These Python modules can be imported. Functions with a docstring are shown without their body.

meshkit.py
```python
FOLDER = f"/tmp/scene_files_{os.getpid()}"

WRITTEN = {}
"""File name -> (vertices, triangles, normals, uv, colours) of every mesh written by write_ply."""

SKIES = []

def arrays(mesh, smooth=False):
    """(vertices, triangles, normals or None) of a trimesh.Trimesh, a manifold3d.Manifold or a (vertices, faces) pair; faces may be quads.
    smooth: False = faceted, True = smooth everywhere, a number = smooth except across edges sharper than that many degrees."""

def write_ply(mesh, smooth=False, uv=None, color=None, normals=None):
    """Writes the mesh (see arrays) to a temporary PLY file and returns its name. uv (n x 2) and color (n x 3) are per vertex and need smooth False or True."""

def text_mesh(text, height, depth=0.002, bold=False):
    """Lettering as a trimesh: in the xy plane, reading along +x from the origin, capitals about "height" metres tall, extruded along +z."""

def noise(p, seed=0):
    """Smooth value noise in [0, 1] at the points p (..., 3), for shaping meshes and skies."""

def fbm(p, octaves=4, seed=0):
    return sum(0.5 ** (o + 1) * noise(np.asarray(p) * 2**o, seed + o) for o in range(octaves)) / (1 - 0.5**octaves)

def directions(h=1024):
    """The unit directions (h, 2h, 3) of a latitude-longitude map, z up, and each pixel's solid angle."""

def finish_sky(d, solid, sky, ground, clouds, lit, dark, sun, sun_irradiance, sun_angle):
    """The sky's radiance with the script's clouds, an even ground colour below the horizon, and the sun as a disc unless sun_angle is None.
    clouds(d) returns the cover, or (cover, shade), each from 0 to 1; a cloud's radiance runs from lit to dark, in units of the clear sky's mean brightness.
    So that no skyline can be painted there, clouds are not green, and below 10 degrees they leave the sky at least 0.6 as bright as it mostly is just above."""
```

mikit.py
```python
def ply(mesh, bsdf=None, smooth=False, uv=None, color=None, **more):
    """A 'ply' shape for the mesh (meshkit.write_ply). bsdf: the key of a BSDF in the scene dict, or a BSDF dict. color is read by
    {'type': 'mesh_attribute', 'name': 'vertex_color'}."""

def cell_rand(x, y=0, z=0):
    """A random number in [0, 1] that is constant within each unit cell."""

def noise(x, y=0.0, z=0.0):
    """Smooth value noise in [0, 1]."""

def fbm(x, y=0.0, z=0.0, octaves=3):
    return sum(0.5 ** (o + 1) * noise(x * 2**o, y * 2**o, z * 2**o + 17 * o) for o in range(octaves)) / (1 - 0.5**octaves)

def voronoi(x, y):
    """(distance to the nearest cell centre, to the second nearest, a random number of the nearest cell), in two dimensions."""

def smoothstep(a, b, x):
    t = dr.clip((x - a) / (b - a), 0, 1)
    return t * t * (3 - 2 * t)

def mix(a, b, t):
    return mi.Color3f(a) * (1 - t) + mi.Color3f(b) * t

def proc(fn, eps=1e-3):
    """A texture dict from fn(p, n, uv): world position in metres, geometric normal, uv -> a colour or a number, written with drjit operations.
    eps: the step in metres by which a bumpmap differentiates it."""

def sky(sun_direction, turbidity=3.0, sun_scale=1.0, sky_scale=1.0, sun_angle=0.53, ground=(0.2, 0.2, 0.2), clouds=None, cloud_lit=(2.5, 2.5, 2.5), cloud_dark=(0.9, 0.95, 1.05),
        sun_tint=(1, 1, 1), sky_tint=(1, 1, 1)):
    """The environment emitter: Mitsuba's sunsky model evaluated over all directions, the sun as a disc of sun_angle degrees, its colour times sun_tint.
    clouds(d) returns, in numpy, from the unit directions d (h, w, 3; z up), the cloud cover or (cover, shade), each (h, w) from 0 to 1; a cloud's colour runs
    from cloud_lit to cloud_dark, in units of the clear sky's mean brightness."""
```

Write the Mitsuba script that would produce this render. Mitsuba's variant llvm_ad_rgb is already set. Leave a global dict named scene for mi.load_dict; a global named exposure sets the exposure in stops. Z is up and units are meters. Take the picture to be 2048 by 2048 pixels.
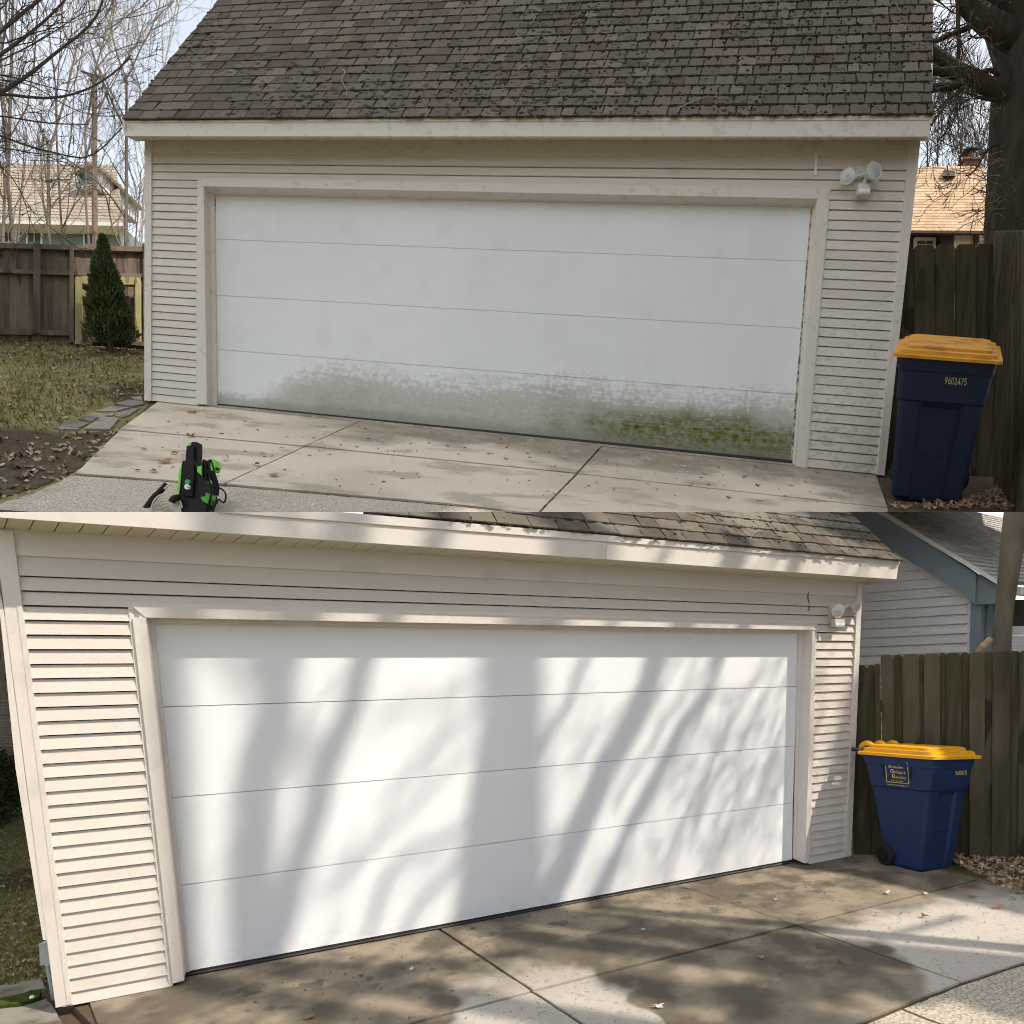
import math, random
import numpy as np, trimesh, drjit as dr, mitsuba as mi, mikit
from shapely.geometry import Polygon, LineString, Point, box as sbox
from meshkit import fbm as nfbm, noise as nnoise, text_mesh

T = mi.ScalarTransform4f
scene, labels = {'type': 'scene'}, {}
rng = np.random.default_rng(11)

# ---------------------------------------------------------------- camera, sky, sun, exposure
FOC, PX, PY = 1400.0, 1150.0, 1450.0            # lens in pixels of the 2048 px photograph, principal point shifted right and down
PITCH = -math.atan(0.12)
CP, SP = math.cos(PITCH), math.sin(PITCH)
C = np.array([0.0, 0.0, 2.2])                   # the eye
scene['camera'] = {'type': 'perspective', 'fov': 2 * math.degrees(math.atan(1024 / FOC)), 'fov_axis': 'x', 'near_clip': 0.05, 'far_clip': 400.0,
                   'principal_point_offset_x': -(PX - 1024) / 2048, 'principal_point_offset_y': -(PY - 1024) / 2048,
                   'to_world': T().look_at(origin=C.tolist(), target=(C + [0, CP, SP]).tolist(), up=[0, 0, 1])}
SUN_AZ, SUN_EL = math.radians(65), math.radians(49)     # to the right of the view, from behind the eye
SUN = np.array([math.sin(SUN_AZ) * math.cos(SUN_EL), -math.cos(SUN_AZ) * math.cos(SUN_EL), math.sin(SUN_EL)])


def clouds(d):
    q = d / np.maximum(d[..., 2:3] + 0.25, 0.1)
    a = nfbm(np.concatenate([q[..., :2] * 1.3, q[..., 2:3] * 0 + 3.3], -1), 5, 4)
    b = nfbm(np.concatenate([q[..., :2] * 2.6 + 7, q[..., 2:3] * 0 + 1.3], -1), 4, 9)
    return np.clip((a - 0.26) * 5, 0.78, 0.985), np.clip((b - 0.40) * 3.5, 0, 1) * 0.6


scene['sky_light'] = mikit.sky(SUN.tolist(), turbidity=3.5, sun_scale=1.75, sky_scale=1.0, sun_angle=0.8, clouds=clouds,
                               cloud_lit=(5.2, 5.2, 5.25), cloud_dark=(3.3, 4.0, 4.95), sun_tint=(0.90, 0.97, 1.10))
exposure = 1.28


# ---------------------------------------------------------------- measuring: a pixel of the photograph and a plane or a distance give a point
def ray(x, y):
    c = ((x - PX) / FOC, 1.0, -(y - PY) / FOC)
    return np.array([c[0], c[1] * CP - c[2] * SP, c[1] * SP + c[2] * CP])


def at(x, y, Y):
    r = ray(x, y)
    return C + r * (Y / r[1])


def unit(v):
    return np.asarray(v, float) / np.linalg.norm(v)


Z = np.array([0, 0, 1.0])


class Plane:
    def __init__(s, n, p, ex):
        s.n, s.k, s.o = unit(n), unit(n) @ p, np.asarray(p, float)
        s.ex = unit(np.asarray(ex) - s.n * (s.n @ ex))
        s.ey = np.cross(s.n, s.ex)

    def px(s, x, y, h=0.0):
        r = ray(x, y)
        return C + r * ((s.k + h - s.n @ C) / (s.n @ r))

    def to2(s, P):
        d = np.asarray(P) - s.o
        return np.stack([d @ s.ex, d @ s.ey], -1)

    def to3(s, q, h=0.0):
        q = np.asarray(q, float)
        return s.o + q[..., :1] * s.ex + q[..., 1:2] * s.ey + np.asarray(h)[..., None] * s.n

    def p2(s, pts):
        return [tuple(s.to2(s.px(*p))) for p in pts]


class Facade:
    """A wall plane towards the eye; F(u, v, d) runs over the wall between its four corners, d metres out."""

    def __init__(s, n, S, corners):
        s.inn = unit([n[0], n[1], 0])
        s.out = -s.inn
        s.S = S
        TL, TR, BR, BL = [s.px(*c) for c in corners]
        s.W = (BL, BR, TR, TL)

    def px(s, x, y, d=0.0):
        r = ray(x, y)
        return C + r * ((s.S - d) / (r @ s.inn))

    def F(s, u, v, d=0.0):
        BL, BR, TR, TL = s.W
        return (BL * (1 - u) + BR * u) * (1 - v) + (TL * (1 - u) + TR * u) * v + s.out * d

    def uv(s, x, y):
        P, u, v = s.px(x, y), 0.5, 0.5
        for _ in range(8):
            f0 = s.F(u, v)
            J = np.stack([s.F(u + 1e-4, v) - f0, s.F(u, v + 1e-4) - f0], 1) / 1e-4
            du = np.linalg.lstsq(J, P - f0, rcond=None)[0]
            u, v = u + du[0], v + du[1]
        return u, v


BOUND = np.cross(ray(0, 1024), ray(2048, 1024))
BOUND = BOUND / np.linalg.norm(BOUND) * np.sign(BOUND[2])       # points up; the upper terrace begins above it


# ---------------------------------------------------------------- meshes
def join(parts):
    vs, fs, us, k = [], [], [], 0
    for p in parts:
        vs.append(p[0]); fs.append(np.asarray(p[1]) + k); k += len(p[0])
        if len(p) > 2:
            us.append(p[2])
    out = (np.vstack(vs), np.vstack(fs))
    return out + ((np.vstack(us),) if us else ())


HEX = np.array([[0, 1, 2], [0, 2, 3], [4, 6, 5], [4, 7, 6], [0, 5, 1], [0, 4, 5], [1, 6, 2], [1, 5, 6], [2, 7, 3], [2, 6, 7], [3, 4, 0], [3, 7, 4]])


def hexa(front, back):
    return np.vstack([front, back]), HEX


def prism(front, back):
    """two matching convex polygons joined by their sides"""
    n = len(front)
    f = [[0, i, i + 1] for i in range(1, n - 1)] + [[n, n + i + 1, n + i] for i in range(1, n - 1)]
    for i in range(n):
        j = (i + 1) % n
        f += [[i, n + i, n + j], [i, n + j, j]]
    return np.vstack([front, back]), np.array(f)


def obox(o, ex, ey, ez):
    o, ex, ey, ez = (np.asarray(a, float) for a in (o, ex, ey, ez))
    f = np.array([o, o + ex, o + ex + ez, o + ez])
    return hexa(f, f + ey)


def cbox(c, ex, ey, ez):
    c, ex, ey, ez = (np.asarray(a, float) for a in (c, ex, ey, ez))
    return obox(c - (ex + ey + ez) / 2, ex, ey, ez)


def tube(points, radii, sides=6, cap=True):
    p = np.asarray(points, float)
    n = len(p)
    r = np.broadcast_to(np.asarray(radii, float), (n,))
    t = np.gradient(p, axis=0)
    t /= np.linalg.norm(t, axis=1, keepdims=True) + 1e-12
    ref = np.array([0.31, 0.22, 0.92]) if abs(t[0] @ [0.31, 0.22, 0.92]) < 0.93 else np.array([1.0, 0.1, 0])
    a = np.cross(t, ref); a /= np.linalg.norm(a, axis=1, keepdims=True) + 1e-12
    b = np.cross(t, a)
    g = np.arange(sides) * 2 * np.pi / sides
    v = (p[:, None] + r[:, None, None] * (np.cos(g)[None, :, None] * a[:, None] + np.sin(g)[None, :, None] * b[:, None])).reshape(-1, 3)
    i, j = np.meshgrid(np.arange(n - 1), np.arange(sides), indexing='ij')
    q = np.stack([i * sides + j, i * sides + (j + 1) % sides, (i + 1) * sides + (j + 1) % sides, (i + 1) * sides + j], -1).reshape(-1, 4)
    f = np.vstack([q[:, [0, 1, 2]], q[:, [0, 2, 3]]])
    if cap:
        v = np.vstack([v, p[:1], p[-1:]])
        k = np.arange(sides)
        f = np.vstack([f, np.stack([k * 0 + n * sides, (k + 1) % sides, k], 1), np.stack([k * 0 + n * sides + 1, (n - 1) * sides + k, (n - 1) * sides + (k + 1) % sides], 1)])
    return v, f


def smooth_line(pts, n=16):
    pts = np.asarray(pts, float)
    if len(pts) < 3:
        return np.array([pts[0] + (pts[-1] - pts[0]) * t for t in np.linspace(0, 1, n)])
    from scipy.interpolate import CubicSpline
    s = np.r_[0, np.cumsum(np.linalg.norm(np.diff(pts, axis=0), axis=1))]
    return CubicSpline(s, pts)(np.linspace(0, s[-1], n))


def flat(plane, poly, h0, h1, ragged=0.0, seed=0):
    """a polygon of a plane as a plate from height h0 to h1, its edge a little ragged"""
    if ragged:
        r = random.Random(seed)
        pts, out = list(poly.exterior.coords), []
        for a, b in zip(pts[:-1], pts[1:]):
            m = max(1, int(math.dist(a, b) / 0.05))
            for i in range(m):
                t = i / m
                k = 0 if i == 0 else ragged
                out.append((a[0] + (b[0] - a[0]) * t + r.uniform(-k, k), a[1] + (b[1] - a[1]) * t + r.uniform(-k, k)))
        poly = Polygon(out).buffer(0)
    m = trimesh.creation.extrude_polygon(poly, h1 - h0, engine='earcut')
    v = np.array(m.vertices)
    return plane.to3(v[:, :2], v[:, 2] + h0), np.array(m.faces)


def clip_up(poly):
    """the part of a polygon (n x 3) that lies below the plane BOUND"""
    out, n = [], len(poly)
    for i in range(n):
        a, b = poly[i], poly[(i + 1) % n]
        da, db = BOUND @ (a - C), BOUND @ (b - C)
        if da <= 0:
            out.append(a)
        if (da < 0) != (db < 0) and abs(da - db) > 1e-12:
            out.append(a + (b - a) * (da / (da - db)))
    return np.array(out) if len(out) >= 3 else None


def loft(rings, caps=True):
    n, k = len(rings[0]), len(rings)
    v = np.vstack(rings)
    i, j = np.meshgrid(np.arange(k - 1), np.arange(n), indexing='ij')
    q = np.stack([i * n + j, i * n + (j + 1) % n, (i + 1) * n + (j + 1) % n, (i + 1) * n + j], -1).reshape(-1, 4)
    f = np.vstack([q[:, [0, 1, 2]], q[:, [0, 2, 3]]])
    if caps:
        tri = trimesh.creation.triangulate_polygon
        v = np.vstack([v, rings[0].mean(0)[None], rings[-1].mean(0)[None]])
        e = np.arange(n)
        f = np.vstack([f, np.stack([e * 0 + n * k, (e + 1) % n, e], 1), np.stack([e * 0 + n * k + 1, (k - 1) * n + e, (k - 1) * n + (e + 1) % n], 1)])
    return v, f


# ---------------------------------------------------------------- the scene's entries
used = {}


def key_of(name):
    k = used.get(name, 0)
    used[name] = k + 1
    return name if k == 0 else f'{name}_{k:03d}'


def thing(name, label=None, cat=None, group=None, kind=None):
    key = key_of(name)
    d = {}
    if label: d['label'] = label
    if cat: d['category'] = cat
    if group: d['group'] = group
    if kind: d['kind'] = kind
    labels[key] = d
    return key


def put(key, mesh, mat, smooth=False, rnd=None):
    uv = None
    if len(mesh) > 2:
        uv = mesh[2]
    if rnd is not None:
        uv = np.tile(np.asarray(rnd, float), (len(mesh[0]), 1))
    scene[key] = mikit.ply((mesh[0], mesh[1]), mat, smooth=smooth if uv is None else bool(smooth), uv=uv)
    return key


def part(holder, name, mesh, mat, smooth=False, rnd=None, label=None, kind=None):
    key = key_of(f'{holder}__{name}')
    put(key, mesh, mat, smooth, rnd)
    if label or kind:
        labels[key] = {**({'label': label} if label else {}), **({'kind': kind} if kind else {})}
    return key


def solo(name, mesh, mat, label=None, cat=None, group=None, kind=None, smooth=False, rnd=None):
    k = thing(name, label, cat, group, kind)
    return put(k, mesh, mat, smooth, rnd)


# ---------------------------------------------------------------- materials
fbm, noise, voronoi, sst, mix = mikit.fbm, mikit.noise, mikit.voronoi, mikit.smoothstep, mikit.mix


def mat(name, col, rough=0.6, spec=0.35, bump=None, bscale=0.002, eps=2e-3, **kw):
    c = mikit.proc(col) if callable(col) else {'type': 'rgb', 'value': list(col)}
    b = {'type': 'principled', 'base_color': c, 'roughness': mikit.proc(rough) if callable(rough) else rough, 'specular': spec, **kw}
    if bump is not None:
        b = {'type': 'bumpmap', 'tex': mikit.proc(bump, eps), 'scale': bscale, 'bsdf': b}
    scene[name] = {'type': 'twosided', 'bsdf': b}


def c3(a):
    return mi.Color3f(*a)


def m_siding(p, n, uv):
    base = mix((.55, .515, .46), (.60, .565, .51), uv.x)
    base = mix(base, (.42, .39, .34), 0.35 * sst(.58, .78, fbm(p.x * 3.1 + p.y * 2.0, p.z * 9, p.y * 2.7, 4)))
    return base


def m_siding_l(p, n, uv):
    base = mix((.505, .462, .425), (.55, .508, .47), uv.x)
    return mix(base, (.44, .40, .37), 0.3 * sst(.58, .78, fbm(p.x * 3.1 + p.y * 2.0, p.z * 9, p.y * 2.7, 4)))


def m_siding_u(p, n, uv):
    """the unwashed one: grey mildew speckle on the courses near the ground at the right"""
    base = m_siding(p, n, uv)
    g = fbm(p.x * 22, p.z * 30, p.y * 9, 4)
    return mix(base, (.33, .33, .275), 0.6 * sst(.47, .62, g * 0.95 - uv.y * 0.22))


mat('m_siding', m_siding_l, .42, .4)
mat('m_siding_u', m_siding_u, .5, .35)


def m_trim(p, n, uv):
    return mix((.585, .545, .51), (.48, .445, .415), 0.5 * sst(.56, .74, fbm(p.x * 5 + p.y, p.z * 5, p.y * 4, 4)))


def m_trim_u(p, n, uv):
    g = fbm(p.x * 4 + p.y, p.z * 6, p.y * 4, 4)
    return mix((.60, .565, .505), (.43, .395, .335), 0.5 * sst(.58, .74, fbm(p.x * 13 + p.y, p.z * 17, p.y * 9, 4)))


mat('m_trim', m_trim, .4, .4)
mat('m_trim_u', m_trim_u, .45, .35)
mat('m_strip', lambda p, n, uv: mix((.40, .40, .37), (.10, .105, .08), sst(.42, .6, fbm(p.x * 30, p.y * 30, p.z * 22, 3))), .8, .2)
mat('m_soffit', (.50, .47, .40), .6, .3)
mat('m_gap', (.05, .045, .04), .9, .1)
mat('m_sheath', (.17, .145, .115), .95, .05)
mat('m_void', (.03, .03, .03), .95, .05)
mat('m_seal', (.018, .018, .02), .55, .4)


def grain(p, n, uv):
    return 0.6 * noise(uv.x * 9, uv.y * 260) + 0.4 * noise(uv.x * 40, uv.y * 420)


def m_door_u(p, n, uv):
    """white paint, uv in metres from the lower left corner; one olive band of algae along the foot, streaked along the embossed grain"""
    u, v = uv.x / 7.3, uv.y
    base = mix((.69, .712, .73), (.665, .69, .705), sst(.35, .7, fbm(u * 6, v * 1.1, 2.0, 4)))
    base = mix(base, (.60, .615, .62), .3 * sst(.55, .75, fbm(u * 30, v * 3.5, 7.0, 4)))
    streak = noise(uv.x * 2.4, v * 62) * 0.55 + noise(uv.x * 11, v * 140) * 0.45
    grit = fbm(uv.x * 26, v * 30, 3.0, 3)
    top = .10 + .46 * sst(.05, .19, u) + .06 * sst(.5, .66, u) + .16 * (fbm(u * 17, 1.3, 0, 3) - .5)
    d = (v - top) + (streak - .5) * .24 + (grit - .5) * .34
    dens = sst(.10, -.24, d) * sst(.03, .15, u + .05 * (grit - .5))
    rich = sst(.30, .72, .55 * fbm(u * 15, v * 3, 5.0, 4) + .5 * sst(.5, .78, u) * sst(.62, .2, v))
    green = mix((.27, .28, .195), (.165, .168, .092), rich)
    base = mix(base, green, dens * (.72 + .4 * rich) * (.62 + .25 * streak + .36 * grit))
    foot = sst(.13, -.03, v - .10 * fbm(u * 40, 1.5, 0, 3) + (grit - .5) * .12)
    return mix(base, (.17, .17, .125), foot * .62)


def m_door_l(p, n, uv):
    u, v = uv.x, uv.y
    base = mix((.71, .735, .77), (.68, .70, .735), sst(.35, .7, fbm(u * 1.1, v * 1.4, 2.0, 4)))
    low = sst(.1, -.01, v - 0.08 * fbm(u * 4, 1.5, 0, 3)) * sst(.4, .65, fbm(u * 16, v * 24, 0, 3))
    return mix(base, (.52, .51, .42), low * .2)


mat('m_door_u', m_door_u, .5, .35, grain, .0012, 1.5e-3)
mat('m_door_l', m_door_l, .42, .4, grain, .0012, 1.5e-3)


def m_shingle(p, n, uv):
    r, g = uv.x, uv.y
    base = mix((.09, .073, .056), (.174, .15, .12), r)
    base = mix(base, (.108, .106, .092), sst(.6, .95, g) * .6)
    base = mix(base, (.108, .09, .08), sst(.4, .05, g) * .6)
    gr = noise(p.x * 260, p.y * 260, p.z * 260)
    base = base * (.72 + .56 * gr)
    sp = sst(.58, .68, fbm(p.x * 17, p.y * 17, p.z * 17, 3)) * sst(.42, .60, fbm(p.x * .8 + 3, p.y * .8, p.z * .8, 2))
    return mix(base, (.032, .03, .022), sp * .9)


mat('m_shingle', m_shingle, .95, .1)


def m_shingle_l(p, n, uv):
    base = m_shingle(p, n, uv) * .78
    pale = sst(.52, .66, fbm(p.x * 3.1, p.y * 3.1, p.z * 3.1 + 9, 3))
    return mix(base, (.21, .195, .17), pale * (.25 + .25 * uv.x))


mat('m_shingle_l', m_shingle_l, .95, .1)
mat('m_deck', (.05, .045, .04), .95, .1)
mat('m_moss', lambda p, n, uv: mix((.022, .021, .013), (.055, .05, .027), noise(p.x * 60, p.y * 60, p.z * 60)), 1.0, .05)


def m_conc_u(p, n, uv):
    a = fbm(p.x * .9, p.y * .9, 0, 4)
    base = mix((.52, .45, .355), (.43, .37, .29), sst(.3, .7, a))
    base = base * (.90 + .2 * noise(p.x * 160, p.y * 160, p.z * 160))
    st = sst(.5, .7, fbm(p.x * 2.1 + 4, p.y * 4.5, 0, 5))
    base = mix(base, (.235, .20, .155), st * .6)
    n1 = fbm(p.x * 1.7, p.y * 1.7, 5, 4) - .5
    damp = sst(.30, -.25, uv.x - .62 + 1.1 * n1) * sst(1.6, 3.0, uv.y) + sst(-.3, .35, uv.y - 8.55 + 1.4 * n1)
    base = mix(base, (.17, .145, .112), dr.minimum(damp, 1) * (.55 + .35 * fbm(p.x * 7, p.y * 7, 2, 3)))
    sp = sst(.74, .80, noise(p.x * 42, p.y * 42, 4))
    base = mix(base, (.55, .50, .42), sp * sst(.5, .8, noise(p.x * 9, p.y * 9)) * .4)
    return base


mat('m_conc_u', m_conc_u, .9, .2, lambda p, n, uv: fbm(p.x * 60, p.y * 60, p.z * 60, 2), .0016)


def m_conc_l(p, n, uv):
    """uv: metres from the garage wall, metres along it. Silt washed off the door lies in wet brown patches whose edge is ragged; at the right end they also carry painted shade."""
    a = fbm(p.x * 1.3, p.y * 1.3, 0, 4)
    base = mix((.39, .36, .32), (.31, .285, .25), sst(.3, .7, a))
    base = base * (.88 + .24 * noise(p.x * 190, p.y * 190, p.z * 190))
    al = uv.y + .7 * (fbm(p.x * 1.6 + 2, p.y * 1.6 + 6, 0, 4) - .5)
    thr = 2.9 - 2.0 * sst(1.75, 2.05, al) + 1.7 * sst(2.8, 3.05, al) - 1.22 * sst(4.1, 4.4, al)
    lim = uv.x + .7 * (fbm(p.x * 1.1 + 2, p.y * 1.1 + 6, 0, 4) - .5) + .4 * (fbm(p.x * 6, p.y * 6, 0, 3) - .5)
    wet = sst(.30, -.26, lim - thr)  # wet silt; at the right end it also paints in the house's shade
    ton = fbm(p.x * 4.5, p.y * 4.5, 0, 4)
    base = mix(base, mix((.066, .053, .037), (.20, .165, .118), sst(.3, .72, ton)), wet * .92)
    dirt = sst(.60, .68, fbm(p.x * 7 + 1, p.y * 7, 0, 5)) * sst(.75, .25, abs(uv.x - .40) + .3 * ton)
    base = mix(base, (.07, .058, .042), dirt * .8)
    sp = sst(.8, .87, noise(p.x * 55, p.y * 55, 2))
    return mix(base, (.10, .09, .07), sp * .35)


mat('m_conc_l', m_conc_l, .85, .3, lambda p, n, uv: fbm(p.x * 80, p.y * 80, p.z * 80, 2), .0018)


def m_agg(p, n, uv):
    d, d2, r = voronoi(p.x * 62, p.y * 62)
    c = mix(mix((.33, .29, .235), (.48, .42, .34), r), (.24, .21, .17), sst(.45, .7, d))
    return mix(c, (.17, .15, .125), sst(.55, .75, fbm(p.x * 2.2, p.y * 2.2, 0, 4)) * .45)


def b_agg(p, n, uv):
    d, d2, r = voronoi(p.x * 62, p.y * 62)
    return 1 - d


mat('m_agg', m_agg, .9, .25, b_agg, .0025)
mat('m_dirt', lambda p, n, uv: mix((.055, .042, .028), (.10, .08, .055), fbm(p.x * 20, p.y * 20, p.z * 20, 3)), 1.0, .05)


def m_lawn(p, n, uv):
    a, b = fbm(p.x * .7, p.y * .7, 1, 4), fbm(p.x * 6, p.y * 6, 2, 4)
    c = mix((.13, .13, .052), (.24, .205, .10), b)
    return mix(c, (.075, .055, .038), sst(.5, .66, a))


mat('m_lawn', m_lawn, 1.0, .05, lambda p, n, uv: fbm(p.x * 25, p.y * 25, 0, 3), .03, 5e-3)
mat('m_soil', lambda p, n, uv: mix((.055, .042, .03), (.11, .085, .06), fbm(p.x * 9, p.y * 9, 0, 4)), 1.0, .05, lambda p, n, uv: fbm(p.x * 30, p.y * 30, 0, 3), .02, 5e-3)
mat('m_grass', lambda p, n, uv: mix(mix((.10, .12, .035), (.22, .20, .08), uv.x), (.38, .31, .17), sst(.6, .95, uv.y)), .8, .15)


def m_leaf(p, n, uv):
    c = mix((.26, .17, .10), (.46, .37, .26), uv.x)
    c = mix(c, (.34, .19, .11), sst(.85, .97, uv.y))
    return mix(c, (.085, .058, .036), sst(.25, .03, uv.y))


mat('m_leaf', m_leaf, .7, .25)
mat('m_leaf_pale', (.50, .45, .36), .7, .25)
mat('m_leaf_rust', (.33, .17, .10), .7, .25)
mat('m_leaf_brown', (.12, .078, .045), .7, .25)


def m_flag(p, n, uv):
    return mix(mix((.17, .155, .135), (.24, .215, .18), uv.x), (.10, .095, .07), sst(.5, .72, fbm(p.x * 5, p.y * 5, p.z * 5, 4)))


mat('m_flag', m_flag, .9, .2, lambda p, n, uv: fbm(p.x * 30, p.y * 30, p.z * 30, 3), .004)


def wood(dark, light, green):
    def f(p, n, uv):
        g = fbm(p.x * 26 + uv.x * 50, p.y * 26, p.z * 1.6 + uv.x * 9, 4)
        c = mix(dark, light, sst(.25, .8, g * .75 + uv.x * .35))
        knot = sst(.73, .8, noise(p.x * 7 + uv.x * 31, p.z * 3.2, p.y * 7))
        c = mix(c, tuple(x * .4 for x in dark), knot * .7)
        return mix(c, green, sst(.48, .7, fbm(p.x * 2.2, p.z * 2.0, p.y * 2.2 + uv.x, 3)) * .65)
    return f


wb = lambda p, n, uv: fbm(p.x * 70 + uv.x * 9, p.y * 70, p.z * 3, 2)  # noqa: E731
mat('m_wood_u', wood((.075, .055, .042), (.17, .135, .105), (.11, .095, .07)), .95, .1, wb, .004)
mat('m_wood_r', wood((.042, .034, .021), (.098, .08, .05), (.058, .055, .027)), .95, .1, wb, .004)
mat('m_wood_l', wood((.046, .039, .024), (.105, .09, .06), (.06, .06, .029)), .95, .1, wb, .004)
mat('m_wood_y', wood((.24, .22, .105), (.38, .34, .18), (.26, .26, .10)), .9, .1, wb, .003)
mat('m_bark', lambda p, n, uv: mix((.024, .02, .015), (.085, .07, .055), fbm(p.x * 9, p.y * 9, p.z * 2.2, 4)), 1.0, .1, lambda p, n, uv: fbm(p.x * 14, p.y * 14, p.z * 3, 4), .04, 4e-3)
mat('m_bark_l', lambda p, n, uv: mix((.10, .082, .06), (.22, .19, .15), fbm(p.x * 10, p.y * 10, p.z * 4, 4)), 1.0, .1, lambda p, n, uv: fbm(p.x * 26, p.y * 26, p.z * 8, 3), .012, 4e-3)
mat('m_limb', (.075, .066, .06), .9, .15)
mat('m_twig', lambda p, n, uv: mix((.105, .087, .075), (.20, .17, .145), noise(p.x * 2, p.y * 2, p.z * 2)), .9, .15)
mat('m_sapling', (.30, .265, .235), .9, .15)
mat('m_twig_pale', (.27, .235, .19), .85, .2)
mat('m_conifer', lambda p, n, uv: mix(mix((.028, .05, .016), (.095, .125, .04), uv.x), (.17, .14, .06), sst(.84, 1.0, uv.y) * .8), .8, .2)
mat('m_needle', (.02, .04, .018), .9, .1)
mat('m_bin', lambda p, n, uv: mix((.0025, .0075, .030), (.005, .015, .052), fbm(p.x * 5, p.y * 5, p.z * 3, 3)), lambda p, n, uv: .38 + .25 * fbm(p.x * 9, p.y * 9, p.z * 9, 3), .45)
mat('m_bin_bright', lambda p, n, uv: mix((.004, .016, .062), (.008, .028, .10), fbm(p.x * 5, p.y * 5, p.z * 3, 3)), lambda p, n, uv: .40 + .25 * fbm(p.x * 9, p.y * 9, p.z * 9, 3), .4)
mat('m_bin_dark', (.004, .008, .035), .5, .4)
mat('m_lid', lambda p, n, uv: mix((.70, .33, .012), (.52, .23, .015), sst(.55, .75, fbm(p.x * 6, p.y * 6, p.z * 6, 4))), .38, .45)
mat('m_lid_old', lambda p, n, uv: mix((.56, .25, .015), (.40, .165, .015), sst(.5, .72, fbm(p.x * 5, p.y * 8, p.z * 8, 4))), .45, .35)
mat('m_tyre', (.012, .012, .013), .7, .3)
mat('m_print', (.55, .45, .16), .6, .2)
mat('m_black', (.006, .006, .006), .45, .25)
mat('m_black_rough', (.008, .008, .009), .6, .25)
mat('m_green', (.16, .62, .03), .35, .5)
mat('m_green_dark', (.05, .30, .02), .4, .5)
mat('m_hose', (.55, .52, .44), .45, .4)
mat('m_badge', (.08, .28, .14), .4, .4)
mat('m_white', (.72, .71, .69), .45, .4)
mat('m_lamp', (.55, .535, .50), .45, .4)
scene['m_lens'] = {'type': 'twosided', 'bsdf': {'type': 'principled', 'base_color': {'type': 'rgb', 'value': [.62, .63, .62]}, 'roughness': .12, 'specular': .6, 'clearcoat': .6}}
scene['m_chrome'] = {'type': 'twosided', 'bsdf': {'type': 'roughconductor', 'material': 'Al', 'alpha': .18}}
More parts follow.
